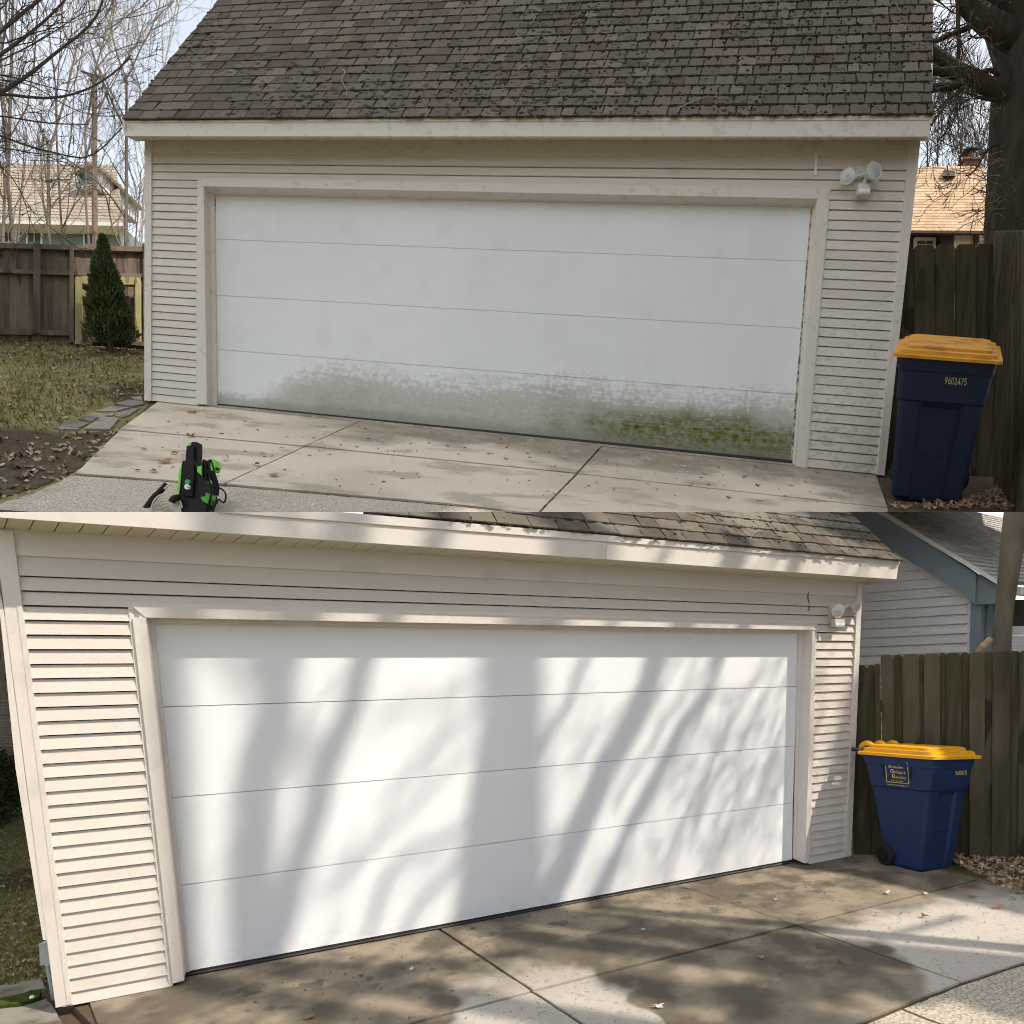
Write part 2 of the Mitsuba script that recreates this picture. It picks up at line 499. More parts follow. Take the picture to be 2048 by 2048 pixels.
scene['m_glass'] = {'type': 'thindielectric'}
mat('m_room', (.10, .13, .15), .7, .2)


def m_roof_tan(p, n, uv):
    """uv: metres along the eave, courses up the slope"""
    r = mikit.cell_rand(uv.x * 3.1 + 7 * dr.floor(uv.y), dr.floor(uv.y))
    return mix((.39, .27, .175), (.50, .36, .245), r) * (.85 + .3 * noise(uv.x * 7, uv.y * 3))


mat('m_roof_tan', m_roof_tan, .95, .1)


def m_roof_grey(p, n, uv):
    r = mikit.cell_rand(uv.x * 4.0 + 5.3 * dr.floor(uv.y), dr.floor(uv.y))
    return mix((.33, .315, .30), (.45, .43, .41), r) * (.8 + .4 * noise(p.x * 45, p.y * 45, p.z * 45))


mat('m_roof_grey', m_roof_grey, .95, .1)


def m_roof_far(p, n, uv):
    r = mikit.cell_rand(uv.x * 3.0 + 5.3 * dr.floor(uv.y), dr.floor(uv.y))
    return mix((.24, .21, .175), (.31, .275, .23), r)


mat('m_roof_far', m_roof_far, .95, .1)
mat('m_brick', (.27, .13, .085), .9, .15)
mat('m_mortar', (.36, .32, .28), .95, .1)
mat('m_cream', (.62, .56, .40), .8, .2)
mat('m_brown', (.05, .036, .028), .7, .3)
mat('m_teal', (.20, .245, .235), .8, .2)
mat('m_slate', (.225, .275, .30), .6, .3)
mat('m_lilac', lambda p, n, uv: mix((.68, .665, .65), (.74, .725, .705), uv.x), .5, .35)
mat('m_metal_box', (.33, .35, .37), .5, .5)
mat('m_pole', lambda p, n, uv: mix((.15, .115, .09), (.24, .19, .15), noise(p.x * 6, p.y * 6, p.z * 2)), .95, .1)
mat('m_cutwood', (.42, .31, .18), .8, .2)
mat('m_mossy', lambda p, n, uv: mix((.022, .035, .007), (.055, .075, .015), noise(p.x * 40, p.y * 40, p.z * 40)), 1.0, .05, lambda p, n, uv: fbm(p.x * 60, p.y * 60, 0, 3), .012)
mat('m_wire', (.35, .35, .34), .6, .4)


# ---------------------------------------------------------------- the two plots: walls and ground planes
UF = Facade(np.array([.02675, .99964, 0]), 9.186, [(289, 281), (1841, 281), (1769, 951), (288.5, 801)])
LF = Facade(np.array([-.41019, .91195, 0]), 4.592, [(-11.7, 1060), (1725, 1167), (1702.4, 1711.4), (111.3, 2015.7)])


def ground_plane(F, deg):
    ex = F.W[1] - F.W[0]
    d = F.inn * math.cos(math.radians(deg)) + Z * math.sin(math.radians(deg))
    n = np.cross(ex, d)
    return Plane(n * np.sign(n[2]), F.W[0], ex)


UG = ground_plane(UF, 27.0)
LG = ground_plane(LF, -4.8)


def wall_patch(F, px4, d0, d1):
    """a board on the wall: its face's four corners (TL, TR, BR, BL) as pixels, from d0 to d1 metres out of the wall"""
    f = np.array([F.px(x, y, d1) for x, y in px4])
    return hexa(f, f - F.out * (d1 - d0))


def lap_course(F, uL0, uR0, uL1, uR1, v0, v1, lip):
    g = (v1 - v0) * ((.085 if uR0 - uL0 < .5 else .045) if F is LF else .055)
    fr = np.array([F.F(uL1, v1 - g * .2, .003), F.F(uR1, v1 - g * .2, .003), F.F(uR0, v0 + g, lip), F.F(uL0, v0 + g, lip)])
    bk = np.array([F.F(uL1, v1 - g * .2, -.008), F.F(uR1, v1 - g * .2, -.008), F.F(uR0, v0 + g, -.008), F.F(uL0, v0 + g, -.008)])
    return hexa(fr, bk)


def lerp_px(a, b, t):
    return (a[0] + (b[0] - a[0]) * t, a[1] + (b[1] - a[1]) * t)


def build_garage(name, label, F, s):
    """s: pixel measures of one photograph of the garage"""
    G = thing(name, label, 'garage')
    r = random.Random(s['seed'])
    N = 34
    # sheathing behind the siding and the body of the garage behind the door
    BLw, BRw, TRw, TLw = F.W
    dl = [F.uv(*p) for p in s['open']]                        # opening TL TR BR BL in wall coordinates
    back = lambda pts, d0, d1: hexa(np.array([F.F(u, v, d1) for u, v in pts]), np.array([F.F(u, v, d0) for u, v in pts]))  # noqa: E731
    part(G, 'sheathing', join([back([(.004, 1.01), (dl[0][0] - .004, .995), (dl[3][0] - .004, .003), (.004, .003)], -.16, -.012),
                               back([(dl[1][0] + .004, 1.01), (.996, 1.01), (.996, .003), (dl[2][0] + .004, .003)], -.16, -.012),
                               back([(dl[0][0] - .004, 1.01), (dl[1][0] + .004, 1.01), (dl[1][0] + .004, dl[1][1] + .004), (dl[0][0] - .004, dl[0][1] + .004)], -.16, -.012)]), 'm_sheath')
    fr = np.array([F.F(.004, .99, -.30), F.F(.996, .99, -.30), F.F(.996, .003, -.30), F.F(.004, .003, -.30)])
    part(G, 'body', hexa(fr, fr + F.inn * s['deep']), s['m_siding'], rnd=(.3, .9))
    # lap siding, course by course
    cu = lambda a, b, v: F.uv(*lerp_px(a, b, 1 - v))[0]       # noqa: E731
    cl_top, cl_bot = s['casing_l'][0], s['casing_l'][3]
    cr_top, cr_bot = s['casing_r'][1], s['casing_r'][2]
    uL = lambda v: np.interp(v, [F.uv(*cl_bot)[1], F.uv(*cl_top)[1]], [F.uv(*cl_bot)[0], F.uv(*cl_top)[0]]) + .004   # noqa: E731
    uR = lambda v: np.interp(v, [F.uv(*cr_bot)[1], F.uv(*cr_top)[1]], [F.uv(*cr_bot)[0], F.uv(*cr_top)[0]]) - .004   # noqa: E731
    vtop = (F.uv(*s['casing_l'][0])[1] + F.uv(*s['casing_r'][1])[1]) / 2
    last = N - 1
    for k in range(last):
        v0, v1 = k / N, (k + 1) / N
        j = lambda: r.uniform(-.0006, .0006)                  # noqa: E731
        if v1 < vtop + .3 / N:
            part(G, 'siding_course', lap_course(F, .006, uL(v0), .006, uL(v1), v0 + j(), v1, s['lip']), s['m_siding'], rnd=(r.random(), 9.0))
            part(G, 'siding_course', lap_course(F, uR(v0), .994, uR(v1), .994, v0 + j(), v1, s['lip']), s['m_siding'], rnd=(r.random(), v0))
        elif k < N - 3:
            us = r.uniform(.25, .75)
            part(G, 'siding_course', lap_course(F, .006, us, .006, us, v0 + j(), v1, s['lip']), s['m_siding'], rnd=(r.random(), 9.0))
            part(G, 'siding_course', lap_course(F, us - .003, .994, us - .003, .994, v0 + j(), v1, s['lip'] + .0035), s['m_siding'], rnd=(r.random(), 9.0))
    v0 = (N - 3) / N
    part(G, 'siding_course', lap_course(F, .006, .994, .006, .994, v0, v0 + 1.45 / N, s['lip']), s['m_siding'], rnd=(.35, 9.0))
    part(G, 'frieze_rail', back([(.01, v0 + 1.85 / N), (.99, v0 + 1.85 / N), (.99, v0 + 1.4 / N), (.01, v0 + 1.4 / N)], -.008, .017), s['m_trim'])
    part(G, 'frieze_board', back([(.002, 1.012), (.998, 1.012), (.998, v0 + 1.78 / N), (.002, v0 + 1.78 / N)], -.008, .011), s['m_trim'])
    # corner posts
    for q in ('post_l', 'post_r'):
        part(G, 'corner_post', wall_patch(F, s[q], -.05, .026), s['m_trim'])
        a, b, c_, d = s[q]
        if q == 'post_l':
            st = [lerp_px(a, b, .70), lerp_px(a, b, .985), lerp_px(d, c_, .985), lerp_px(d, c_, .70)]
        else:
            st = [lerp_px(a, b, .02), lerp_px(a, b, .36), lerp_px(d, c_, .36), lerp_px(d, c_, .02)]
        part(G, 'corner_post_rib', wall_patch(F, st, .02, .031), s['m_trim'])
    # door casing: flange, header, sides
    (a, b), e = s['header'][:2], s['flange']
    part(G, 'header_flange', wall_patch(F, [(a[0], a[1]), (b[0], b[1]), (b[0], b[1] + e + 1), (a[0], a[1] + e + 1)], -.008, .022), s['m_trim'])
    part(G, 'header_casing', wall_patch(F, [(a[0] + e, a[1] + e), (b[0] - e, b[1] + e), s['header'][2], s['header'][3]], -.1, .040), s['m_trim'])
    hb_ = s['header']
    part(G, 'casing_backing', join([wall_patch(F, [hb_[0], hb_[1], hb_[2], hb_[3]], -.009, .017), wall_patch(F, [s['casing_l'][0], (hb_[3][0], hb_[3][1]), s['casing_l'][2], s['casing_l'][3]], -.011, .015),
                                    wall_patch(F, [(hb_[2][0] if not s['clip'] else s['casing_r'][0][0], hb_[2][1]), s['casing_r'][1], s['casing_r'][2], s['casing_r'][3]], -.011, .015)]), s['m_trim'])
    a, b, c_, d = s['casing_l']
    part(G, 'side_flange', wall_patch(F, [(a[0], a[1] + e + 1), (a[0] + e + 1, a[1] + e + 1), (d[0] + e + 1, d[1] + 1), d], -.008, .021), s['m_trim'])
    part(G, 'side_casing', wall_patch(F, [(a[0] + e, s['header'][3][1]), b, c_, (d[0] + e, d[1])], -.1, .038), s['m_trim'])
    a, b, c_, d = s['casing_r']
    part(G, 'side_flange', wall_patch(F, [(b[0] - e - 1, b[1] + e + 1), (b[0], b[1] + e + 1), c_, (c_[0] - e - 1, c_[1] - 1)], -.008, .021), s['m_trim'])
    part(G, 'side_casing', wall_patch(F, [a, (b[0] - e, s['header'][2][1]), (c_[0] - e, c_[1]), d], -.1, .038), s['m_trim'])
    # jambs: from the casing's inner edge back to the door, with a stop moulding
    D = s['recess']
    io = s['inner']                                            # casing inner edge TL TR BR BL
    I3 = [F.px(x, y, .036) for x, y in io]
    wv = unit(I3[1] - I3[0])
    for nm, i0, i1, sg, stw in (('side_jamb', 0, 3, -1, s['stop']), ('side_jamb', 1, 2, 1, s['stop_r'])):
        f = np.array([I3[i0], I3[i1], I3[i1] + wv * sg * .03, I3[i0] + wv * sg * .03])
        part(G, nm, hexa(f - F.out * .003, f - F.out * (.036 + D + .06)), s['m_trim'])
        f2 = np.array([I3[i0], I3[i1], I3[i1] - wv * sg * stw, I3[i0] - wv * sg * stw]) - F.out * (.036 + D - .034)
        part(G, 'stop_moulding', hexa(f2, f2 - F.out * .030), s['m_trim'])
    up = unit(I3[0] - I3[3])
    f = np.array([I3[0] - wv * .03, I3[1] + wv * .03, I3[1] + wv * .03 + up * .03, I3[0] - wv * .03 + up * .03])
    part(G, 'head_jamb', hexa(f - F.out * .003, f - F.out * (.036 + D + .06)), s['m_trim'])
    f2 = np.array([I3[0], I3[1], I3[1] - up * s['stop_top'], I3[0] - up * s['stop_top']]) - F.out * (.036 + D - .034)
    part(G, 'stop_moulding', hexa(f2, f2 - F.out * .030), s['m_trim'])
    # the door: four flush panels
    dk = part(G, 'door', hexa(*(lambda q: (q - F.out * .05, q - F.out * .09))(np.array([F.px(x, y, -D) for x, y in (s['door_l'][0], s['door_r'][0], s['door_r'][-1], s['door_l'][-1])]))), 'm_gap',
              label=s['door_label'])
    w_m = np.linalg.norm(F.px(*s['door_r'][-1], -D) - F.px(*s['door_l'][-1], -D))
    h_m = np.linalg.norm(F.px(*s['door_l'][0], -D) - F.px(*s['door_l'][-1], -D))
    hs = [np.linalg.norm(F.px(*q, -D) - F.px(*s['door_l'][-1], -D)) for q in s['door_l']]
    for k in range(4):
        q = np.array([F.px(*s['door_l'][k], -D), F.px(*s['door_r'][k], -D), F.px(*s['door_r'][k + 1], -D), F.px(*s['door_l'][k + 1], -D)])
        u = unit(q[0] - q[3])
        q[:2] -= u * .0022
        q[2:] += u * .0022
        if k == 0:
            q[:2] += u * .05
        q[[0, 3]] -= wv * .02
        q[[1, 2]] += wv * .02
        hh = [hs[k], hs[k], hs[k + 1], hs[k + 1]]
        uv = np.array([[0, hh[0]], [w_m, hh[1]], [w_m, hh[2]], [0, hh[3]]])
        v, f = hexa(q, q - F.out * .045)
        part(dk, 'panel', (v, f, np.vstack([uv, uv])), s['m_door'], label=['topmost panel of the door', 'second panel from the top', 'third panel from the top', s['low_label']][k])
    if s['strips']:
        dl_, dr_ = s['door_l'], s['door_r']
        w5 = s['strips']
        part(dk, 'weather_strip', wall_patch(F, [(dl_[0][0] - 2, dl_[0][1]), (dl_[0][0] + w5, dl_[0][1]), (dl_[-1][0] + w5, dl_[-1][1]), (dl_[-1][0] - 2, dl_[-1][1])], -D - .01, -D + .006), 'm_strip')
        part(dk, 'weather_strip', wall_patch(F, [(dr_[0][0] - w5, dr_[0][1]), (dr_[0][0] + 2, dr_[0][1]), (dr_[-1][0] + 2, dr_[-1][1]), (dr_[-1][0] - w5, dr_[-1][1])], -D - .01, -D + .006), 'm_strip')
    q = np.array([F.px(*s['door_l'][-1], -D), F.px(*s['door_r'][-1], -D)])
    dn = -up * s['seal']
    part(dk, 'bottom_seal', join([hexa(np.array([q[0], q[1], q[1] + dn * .45, q[0] + dn * .45]) + F.out * .004, np.array([q[0], q[1], q[1] + dn, q[0] + dn]) - F.out * .05),
                                  tube(np.array([q[0] + dn * .7, q[1] + dn * .7]) + F.out * .002, s['seal'] * .33, 6)]), 'm_seal')
    # eave: soffit, fascia, drip edge, roof
    O = s['overhang']
    fb = [F.px(*p, O) for p in s['fascia_b']]
    ft = [F.px(*p, O) for p in s['fascia_t']]

    def band(tl, tr, br, bl, thick, off=0.0):
        q = clip_up(np.array([tl, tr, br, bl]) + F.out * off) if s['clip'] else np.array([tl, tr, br, bl]) + F.out * off
        return prism(q, q - F.out * thick)
    for t0, t1 in zip(s['fascia_cuts'][:-1], s['fascia_cuts'][1:]):
        g = .0004 if t0 > 0 else 0
        m = lambda A, t: A[0] * (1 - t) + A[1] * t             # noqa: E731
        part(G, 'fascia', band(m(ft, t0 + g), m(ft, t1), m(fb, t1), m(fb, t0 + g), .02), s['m_trim'])
        lb = [F.px(*p, O) for p in s['lip_b']]
        part(G, 'drip_edge', band(m(ft, t0 + g), m(ft, t1), m(lb, t1), m(lb, t0 + g), .012, .012), s['m_trim'])
    n = s['soffits']
    wl, wr = F.F(-.012, 1.0, -.02), F.F(1.012, 1.0, -.02)
    for k in range(n):
        t0, t1 = (k + .03) / n, (k + .97) / n
        a, b = fb[0] * (1 - t0) + fb[1] * t0, fb[0] * (1 - t1) + fb[1] * t1
        c_, d = wl * (1 - t1) + wr * t1, wl * (1 - t0) + wr * t0
        q = np.array([a, b, c_, d]) + Z * .006
        q[:2] -= F.out * .02
        part(G, 'soffit_panel', hexa(q, q + Z * .012), 'm_soffit')
    q = np.array([fb[0], fb[1], wr, wl]) + Z * .03
    q[:2] -= F.out * .02
    part(G, 'soffit_backing', hexa(q, q + Z * .01), 'm_gap')
    if s['end_cap']:
        for e0, e1, e2 in ((fb[0], ft[0], wl), (fb[1], ft[1], wr)):
            q = np.array([e0, e1, e2 + Z * .25, e2])
            if e1 is ft[0] and s['clip']:
                continue
            part(G, 'eave_end', hexa(q, q + (wr - wl) * (.004 if e1 is ft[0] else -.004)), s['m_trim'])
    # roof: its plane through the eave, then shingle tabs
    E0, E1 = ft[0] + F.out * .02 + Z * .003, ft[1] + F.out * .02 + Z * .003
    e = unit(E1 - E0)
    ph = math.radians(s['pitch'])
    rr = F.inn * math.cos(ph) + Z * math.sin(ph)
    m_ = unit(np.cross(e, rr)); m_ = m_ * np.sign(m_[2])
    R = Plane(m_, E0, e)
    if np.dot(R.ey, rr) < 0:
        R.ey = -R.ey
    roof_k = thing(f'{G}__roof')
    L2, R2 = R.to2(R.px(*s['rake_l'])), R.to2(R.px(*s['rake_r']))
    eL, eR = R.to2(R.px(*s['eave_l'])), R.to2(R.px(*s['eave_r']))
    rows, rn = s['rows'], s['rake_rows']
    if s['clip']:
        L2 = eL + (R2 - eR)
    P = lambda u, k: (eL * (1 - u) + eR * u) * (1 - k / rn) + (L2 * (1 - u) + R2 * u) * (k / rn)   # noqa: E731
    deck = R.to3(np.array([P(.002, 0.08), P(.998, 0.08), P(.998, rows + 1), P(.002, rows + 1)]), -.004)
    if s['clip']:
        deck = clip_up(deck)
    part(roof_k, 'deck', prism(deck, deck - R.n * .015), 'm_deck') if False else put(roof_k, prism(deck, deck - R.n * .015), 'm_deck')
    tabs, moss = [], []
    W = np.linalg.norm(eR - eL)
    for k in range(rows):
        u = -r.uniform(0, 1) * s['tab'] / W
        w_row = r.uniform(-.004, .004)
        while u < 1:
            w = s['tab'] * r.uniform(.72, 1.3) / W
            u0, u1 = max(u, 0), min(u + w, 1)
            u += w
            if u1 - u0 < .15 * s['tab'] / W:
                continue
            g = s['key'] / W
            jb = r.uniform(-.03, .03) + w_row
            skew = r.uniform(-.002, .002)
            q2 = np.array([P(u0 + g, k + jb), P(u1 - g, k + jb + r.uniform(-.02, .02)), P(u1 - g + skew, k + 1.12), P(u0 + g + skew, k + 1.12)])
            hb = s['butt'] * r.uniform(.8, 1.25)
            top = R.to3(q2, np.array([hb, hb, .004, .004]))
            bot = R.to3(q2, np.array([.001, .001, -.001, -.001]))
            q = top
            if s['clip']:
                if (BOUND @ (top - C).T).max() > 0:
                    q = clip_up(top)
                    if q is None:
                        continue
                    bot = q - R.n * .008
            c = q.mean(0)
            c2 = ray_depth(c)
            tabs.append((np.linalg.norm(np.cross(q[1] - q[0], q[2] - q[0])) * abs(R.n @ unit(c - C)) / c2 ** 2 if in_frame(c) else 0.0, prism(q, bot), (min(1, max(0, r.gauss(.5, .3))), r.random())))
            # moss along the butts and in the keyways, thicker to the right
            um = (u0 + u1) / 2
            dens = s['moss'](um, k / rows)
            for _ in range(40):
                if r.random() > dens * .28:
                    continue
                z = r.random()
                if z < .55:
                    b2 = P(r.uniform(u0, u1), k + r.uniform(-.10, .02)); sx, sy = r.uniform(.008, .03), r.uniform(.006, .012)
                elif z < .85:
                    b2 = P(u0 + r.uniform(-.2, .2) * g, k + r.uniform(0, .9)); sx, sy = r.uniform(.005, .011), r.uniform(.008, .022)
                else:
                    b2 = P(r.uniform(u0, u1), k + r.random()); sx = sy = r.uniform(.005, .016)
                c3_ = R.to3(b2, s['butt'] * .6)
                if s['clip'] and BOUND @ (c3_ - C) > -.03:
                    continue
                moss.append((c3_, sx * s['mscale'], sy * s['mscale']))
    tabs.sort(key=lambda a: -a[0])
    for a, mesh, rnd in tabs[:300]:
        part(roof_k, 'shingle', mesh, s['m_shingle'], rnd=rnd)
    if tabs[300:]:
        part(roof_k, 'farther_shingles', join([(m[0], m[1], np.tile(rnd, (len(m[0]), 1))) for a, m, rnd in tabs[300:]]), s['m_shingle'], kind='stuff', label='weathered shingles higher up and on the far side')
    if moss:
        ico = trimesh.creation.icosphere(subdivisions=1)
        V, Fc = np.array(ico.vertices), np.array(ico.faces)
        bl = []
        for c, sx, sy in moss:
            sc = rng.uniform(.75, 1.25, (len(V), 1))
            v = V * sc
            bl.append((c + v[:, :1] * R.ex * sx + v[:, 1:2] * R.ey * sy + v[:, 2:] * R.n * min(sx, sy) * .8, Fc))
        part(roof_k, 'moss', join(bl), 'm_moss', kind='stuff', label='dark moss in the joints of the shingles', smooth=True)
    if s['clip']:
        return G, R, P
    for uu, sg in ((0, -1), (1, 1)):
        a, b = R.to3(P(uu, .1), -.004), R.to3(P(uu, rows + 1), -.004)
        q = np.array([a, b, b - Z * .14, a - Z * .10])
        part(roof_k, 'rake_board', hexa(q + e * .004 * sg, q - e * .018 * sg), s['m_trim'])
    return G, R, P


def ray_depth(P):
    d = np.asarray(P) - C
    return d[1] * CP + d[2] * SP


def project(P):
    d = np.asarray(P) - C
    a = d[1] * CP + d[2] * SP
    return PX + FOC * d[0] / a, PY - FOC * (-d[1] * SP + d[2] * CP) / a


def in_frame(P):
    if ray_depth(P) <= 0:
        return False
    x, y = project(P)
    return -20 < x < 2068 and -20 < y < 2068


UPPER = dict(seed=3, deep=3.6, m_siding='m_siding_u', m_trim='m_trim_u', m_door='m_door_u', m_shingle='m_shingle', strips=4, key=.0045, lip=.017, clip=False, recess=.13, stop=.055, stop_r=.015, stop_top=.006, seal=.07, flange=3,
             open=[(407, 372), (1635, 397), (1593, 932), (413.5, 808)], inner=[(407, 372), (1635, 397), (1593, 932), (413.5, 808)],
             header=[(394, 355), (1661, 376), (1653, 397.5), (397, 372)],
             casing_l=[(394, 355), (407, 372), (413.5, 808.5), (392, 807.5)], casing_r=[(1635, 397), (1661, 376), (1615, 936.5), (1593, 933)],
             post_l=[(289, 281), (303, 281), (302, 801.5), (288.5, 801)], post_r=[(1820, 281), (1841, 281), (1769, 951), (1753, 948.5)],
             door_l=[(427, 379), (427, 478), (427, 590), (426.5, 698), (426, 806)], door_r=[(1627, 403), (1618, 522.6), (1607, 657), (1595, 789.5), (1584.5, 921)],
             door_label='wide white door with green algae along its lower panel', low_label='bottom panel stained green and grey with algae',
             overhang=.34, fascia_b=[(250, 272), (1855.5, 273)], fascia_t=[(247, 239), (1861, 231)], lip_b=[(247, 245.5), (1861, 241)], fascia_cuts=[0, .335, .78, 1.0], soffits=60, end_cap=True,
             pitch=60, eave_l=(243.5, 239), eave_r=(1865, 229), rake_l=(381.6, 69), rake_r=(1865, 10), rake_rows=11, rows=16, tab=.185, butt=.015, mscale=1.3,
             moss=lambda u, k: .03 + .85 * max(0, min(1, (u - .33) * 2.2)) + .15 * (u > .2))
LOWER = dict(seed=8, deep=3.4, m_siding='m_siding', m_trim='m_trim', m_door='m_door_l', m_shingle='m_shingle_l', strips=0, key=.003, lip=.021, clip=True, recess=.11, stop=.02, stop_r=.03, stop_top=.03, seal=.028, flange=9,
             open=[(291.5, 1235), (1625, 1261), (1613, 1724), (368, 1961)], inner=[(291.5, 1235), (1625, 1260), (1613.5, 1725), (368, 1961)],
             header=[(256, 1204), (1634, 1243.5), (1634, 1260), (291.5, 1235)],
             casing_l=[(256, 1204), (291.5, 1235), (368, 1961), (337, 1967)], casing_r=[(1625, 1261), (1634, 1243.5), (1619.5, 1727), (1613.5, 1725.5)],
             post_l=[(-11.7, 1060), (26, 1062), (144.4, 2007.5), (111.3, 2015.7)], post_r=[(1716, 1166.5), (1725, 1167), (1702.4, 1711.4), (1690.5, 1713.6)],
             door_l=[(294, 1244), (315.4, 1414.4), (335, 1596.4), (351, 1772.4), (369.7, 1944)], door_r=[(1597.5, 1264), (1590, 1373), (1586, 1491.7), (1582, 1606), (1580.5, 1720)],
             door_label='wide clean white door streaked with tree shadows', low_label='bottom panel washed clean',
             overhang=.30, fascia_b=[(-40, 1032), (1793, 1158.5)], fascia_t=[(-40, 962), (1798, 1122)], lip_b=[(-40, 989), (1797, 1127.5)], fascia_cuts=[0, .552, 1.0], soffits=58, end_cap=True,
             pitch=39, eave_l=(724, 1024.5), eave_r=(1803, 1122), rake_l=(530, 940), rake_r=(1697, 1024), rake_rows=5.5, rows=9, tab=.185, butt=.012, mscale=.8,
             moss=lambda u, k: .6 + .4 * abs(math.sin(u * 9 + k * 5)))


# for the nearer garage the eave's left end lies outside the frame; its roof starts there
def lower_roof_left():
    ft = [LF.px(*p, .30) for p in LOWER['fascia_t']]
    e = unit(ft[1] - ft[0])
    return ft[0]


GU, RU, PU = build_garage('garage', 'white-sided garage with mossy shingle roof and algae-stained door in the upper picture', UF, UPPER)
# nearer garage: the rake's left end follows the eave, so give its corners in the same pixels
GL, RL, PL = build_garage('garage', 'white-sided garage with clean sunlit door and tree shadows in the lower picture', LF, LOWER)


# ================================================================ upper picture: driveway, lawn, fences, neighbours
def shape_y(px, Y, thick, mat_holder=None):
    """a polygon measured in pixels, cut from a plate that stands at the distance Y and is thick metres deep"""
    P = np.array([at(x, y, Y) for x, y in px])
    poly = Polygon(P[:, [0, 2]]).buffer(0)
    polys = getattr(poly, 'geoms', [poly])
    out = []
    for g in polys:
        m = trimesh.creation.extrude_polygon(g, thick, engine='earcut')
        v = np.array(m.vertices)
        out.append((np.stack([v[:, 0], Y + v[:, 2], v[:, 1]], 1), np.array(m.faces)))
    return join(out)


def front_line(y, x0=-700, x1=2800):
    return UG.p2([(x0, y), (x1, y)])


def upper_clip(poly, y=1060.0):
    (a, b) = front_line(y)
    d = np.array(b) - np.array(a)
    nrm = np.array([-d[1], d[0]]); nrm /= np.linalg.norm(nrm)
    dn = d / np.linalg.norm(d)
    a, b = tuple(np.array(a) - dn * 60), tuple(np.array(b) + dn * 60)
    big = Polygon([a, b, tuple(np.array(b) + nrm * 80), tuple(np.array(a) + nrm * 80)])
    return poly.intersection(big)


def cut_front(mesh):
    """the terrace ends at one straight edge"""
    m = trimesh.Trimesh(*mesh[:2], process=True)
    m = trimesh.intersections.slice_mesh_plane(m, BOUND, C, cap=True, engine='earcut')
    return np.array(m.vertices), np.array(m.faces)


FRONT_EXT = Polygon(UG.p2([(-700, 1060), (1560, 1060), (1580, 1030), (-700, 1030)]))     # a lip of the terrace that passes behind the nearer eave

# the hillside under everything of the upper plot
hill = upper_clip(Polygon(UG.p2([(-600, 1050), (2075, 1050), (2070, 880)]) + [(14, 8), (12, 26), (-16, 26), (-16, -8)]), 1060)
solo('hillside', cut_front(flat(UG, hill, -.22, -.10)), 'm_soil', 'steep earth bank that carries the upper garage, lawn and driveway', kind='structure')

def uv_wall(mesh, F):
    """metres out from the garage wall and along it"""
    v = mesh[0]
    return mesh[0], mesh[1], np.stack([(v - F.W[0]) @ F.out, (v - F.W[0]) @ unit(F.W[1] - F.W[0])], 1)


# driveway slabs
DU = thing('driveway', 'pale concrete apron in front of the algae-stained door', kind='structure')
slabsU = [[(303, 801.5), (732, 839), (610, 892), (238, 858)], [(732, 839), (1213.5, 888), (1154, 946.6), (610, 892)], [(1213.5, 888), (1762, 951), (1777, 1015), (1154, 946.6)],
          [(238, 858), (610, 892), (448, 966), (358, 961), (148, 945)], [(610, 892), (1154, 946.6), (1075, 1027), (888, 1005), (512, 973), (448, 966)], [(1154, 946.6), (1777, 1015), (1784, 1050), (1060, 1050), (1075, 1027)]]
wall_line = UG.p2([(288.5, 801), (1769, 951)])
for i, q in enumerate(slabsU):
    pts = UG.p2(q)
    if i < 3:                                                     # run under the door
        pts[0] = (pts[0][0], pts[0][1] + .25); pts[1] = (pts[1][0], pts[1][1] + .25)
    po = upper_clip(Polygon(pts).buffer(-.011 if i < 3 else -.012))
    part(DU, 'slab', uv_wall(cut_front(flat(UG, po, -.10, [0, .003, -.002, -.006, -.003, -.004][i], .0035, i)), UF), 'm_conc_u')
aggU = upper_clip(Polygon(UG.p2([(140, 948), (358, 963), (512, 975), (888, 1008), (1060, 1025), (1065, 1040), (-200, 1040), (-40, 1018), (0, 1004), (60, 985), (110, 964)])))
part(DU, 'rough_slab', cut_front(flat(UG, aggU, -.10, -.012, .006, 9)), 'm_agg', label='rough exposed aggregate along the front of the apron')
part(DU, 'front_lip', flat(UG, FRONT_EXT, -.10, -.035), 'm_agg')
jt = upper_clip(Polygon(UG.p2([(303, 800), (1762, 949), (1777, 1015), (1784, 1045), (60, 1045), (148, 945)])))
part(DU, 'joint_filling', cut_front(flat(UG, jt, -.099, -.022)), 'm_dirt')
part(DU, 'door_sill', flat(UG, Polygon([(wall_line[0][0] + .5, .02), (wall_line[1][0] - .9, .02), (wall_line[1][0] - .9, .3), (wall_line[0][0] + .5, .3)]), -.05, .006), 'm_conc_u', rnd=(.3, 4.0))

# lawn
lawn2 = upper_clip(Polygon(UG.p2([(-600, 1040), (-40, 1018), (0, 1004), (60, 985), (110, 964), (148, 945), (238, 858), (300, 803), (292, 690), (300, 660)]) + [(-5, 22), (-16, 22), (-16, -8)]))
solo('lawn', cut_front(flat(UG, lawn2, -.09, -.03)), 'm_lawn', 'patchy winter lawn left of the upper garage', kind='structure')
side2 = upper_clip(Polygon(UG.p2([(1762, 951), (1775, 1000), (1784, 1050), (2070, 1050), (2070, 880), (1900, 850), (1760, 900)])))
solo('side_strip', cut_front(flat(UG, side2, -.09, -.025)), 'm_soil', 'dirt strip under the bin beside the upper garage', kind='structure')

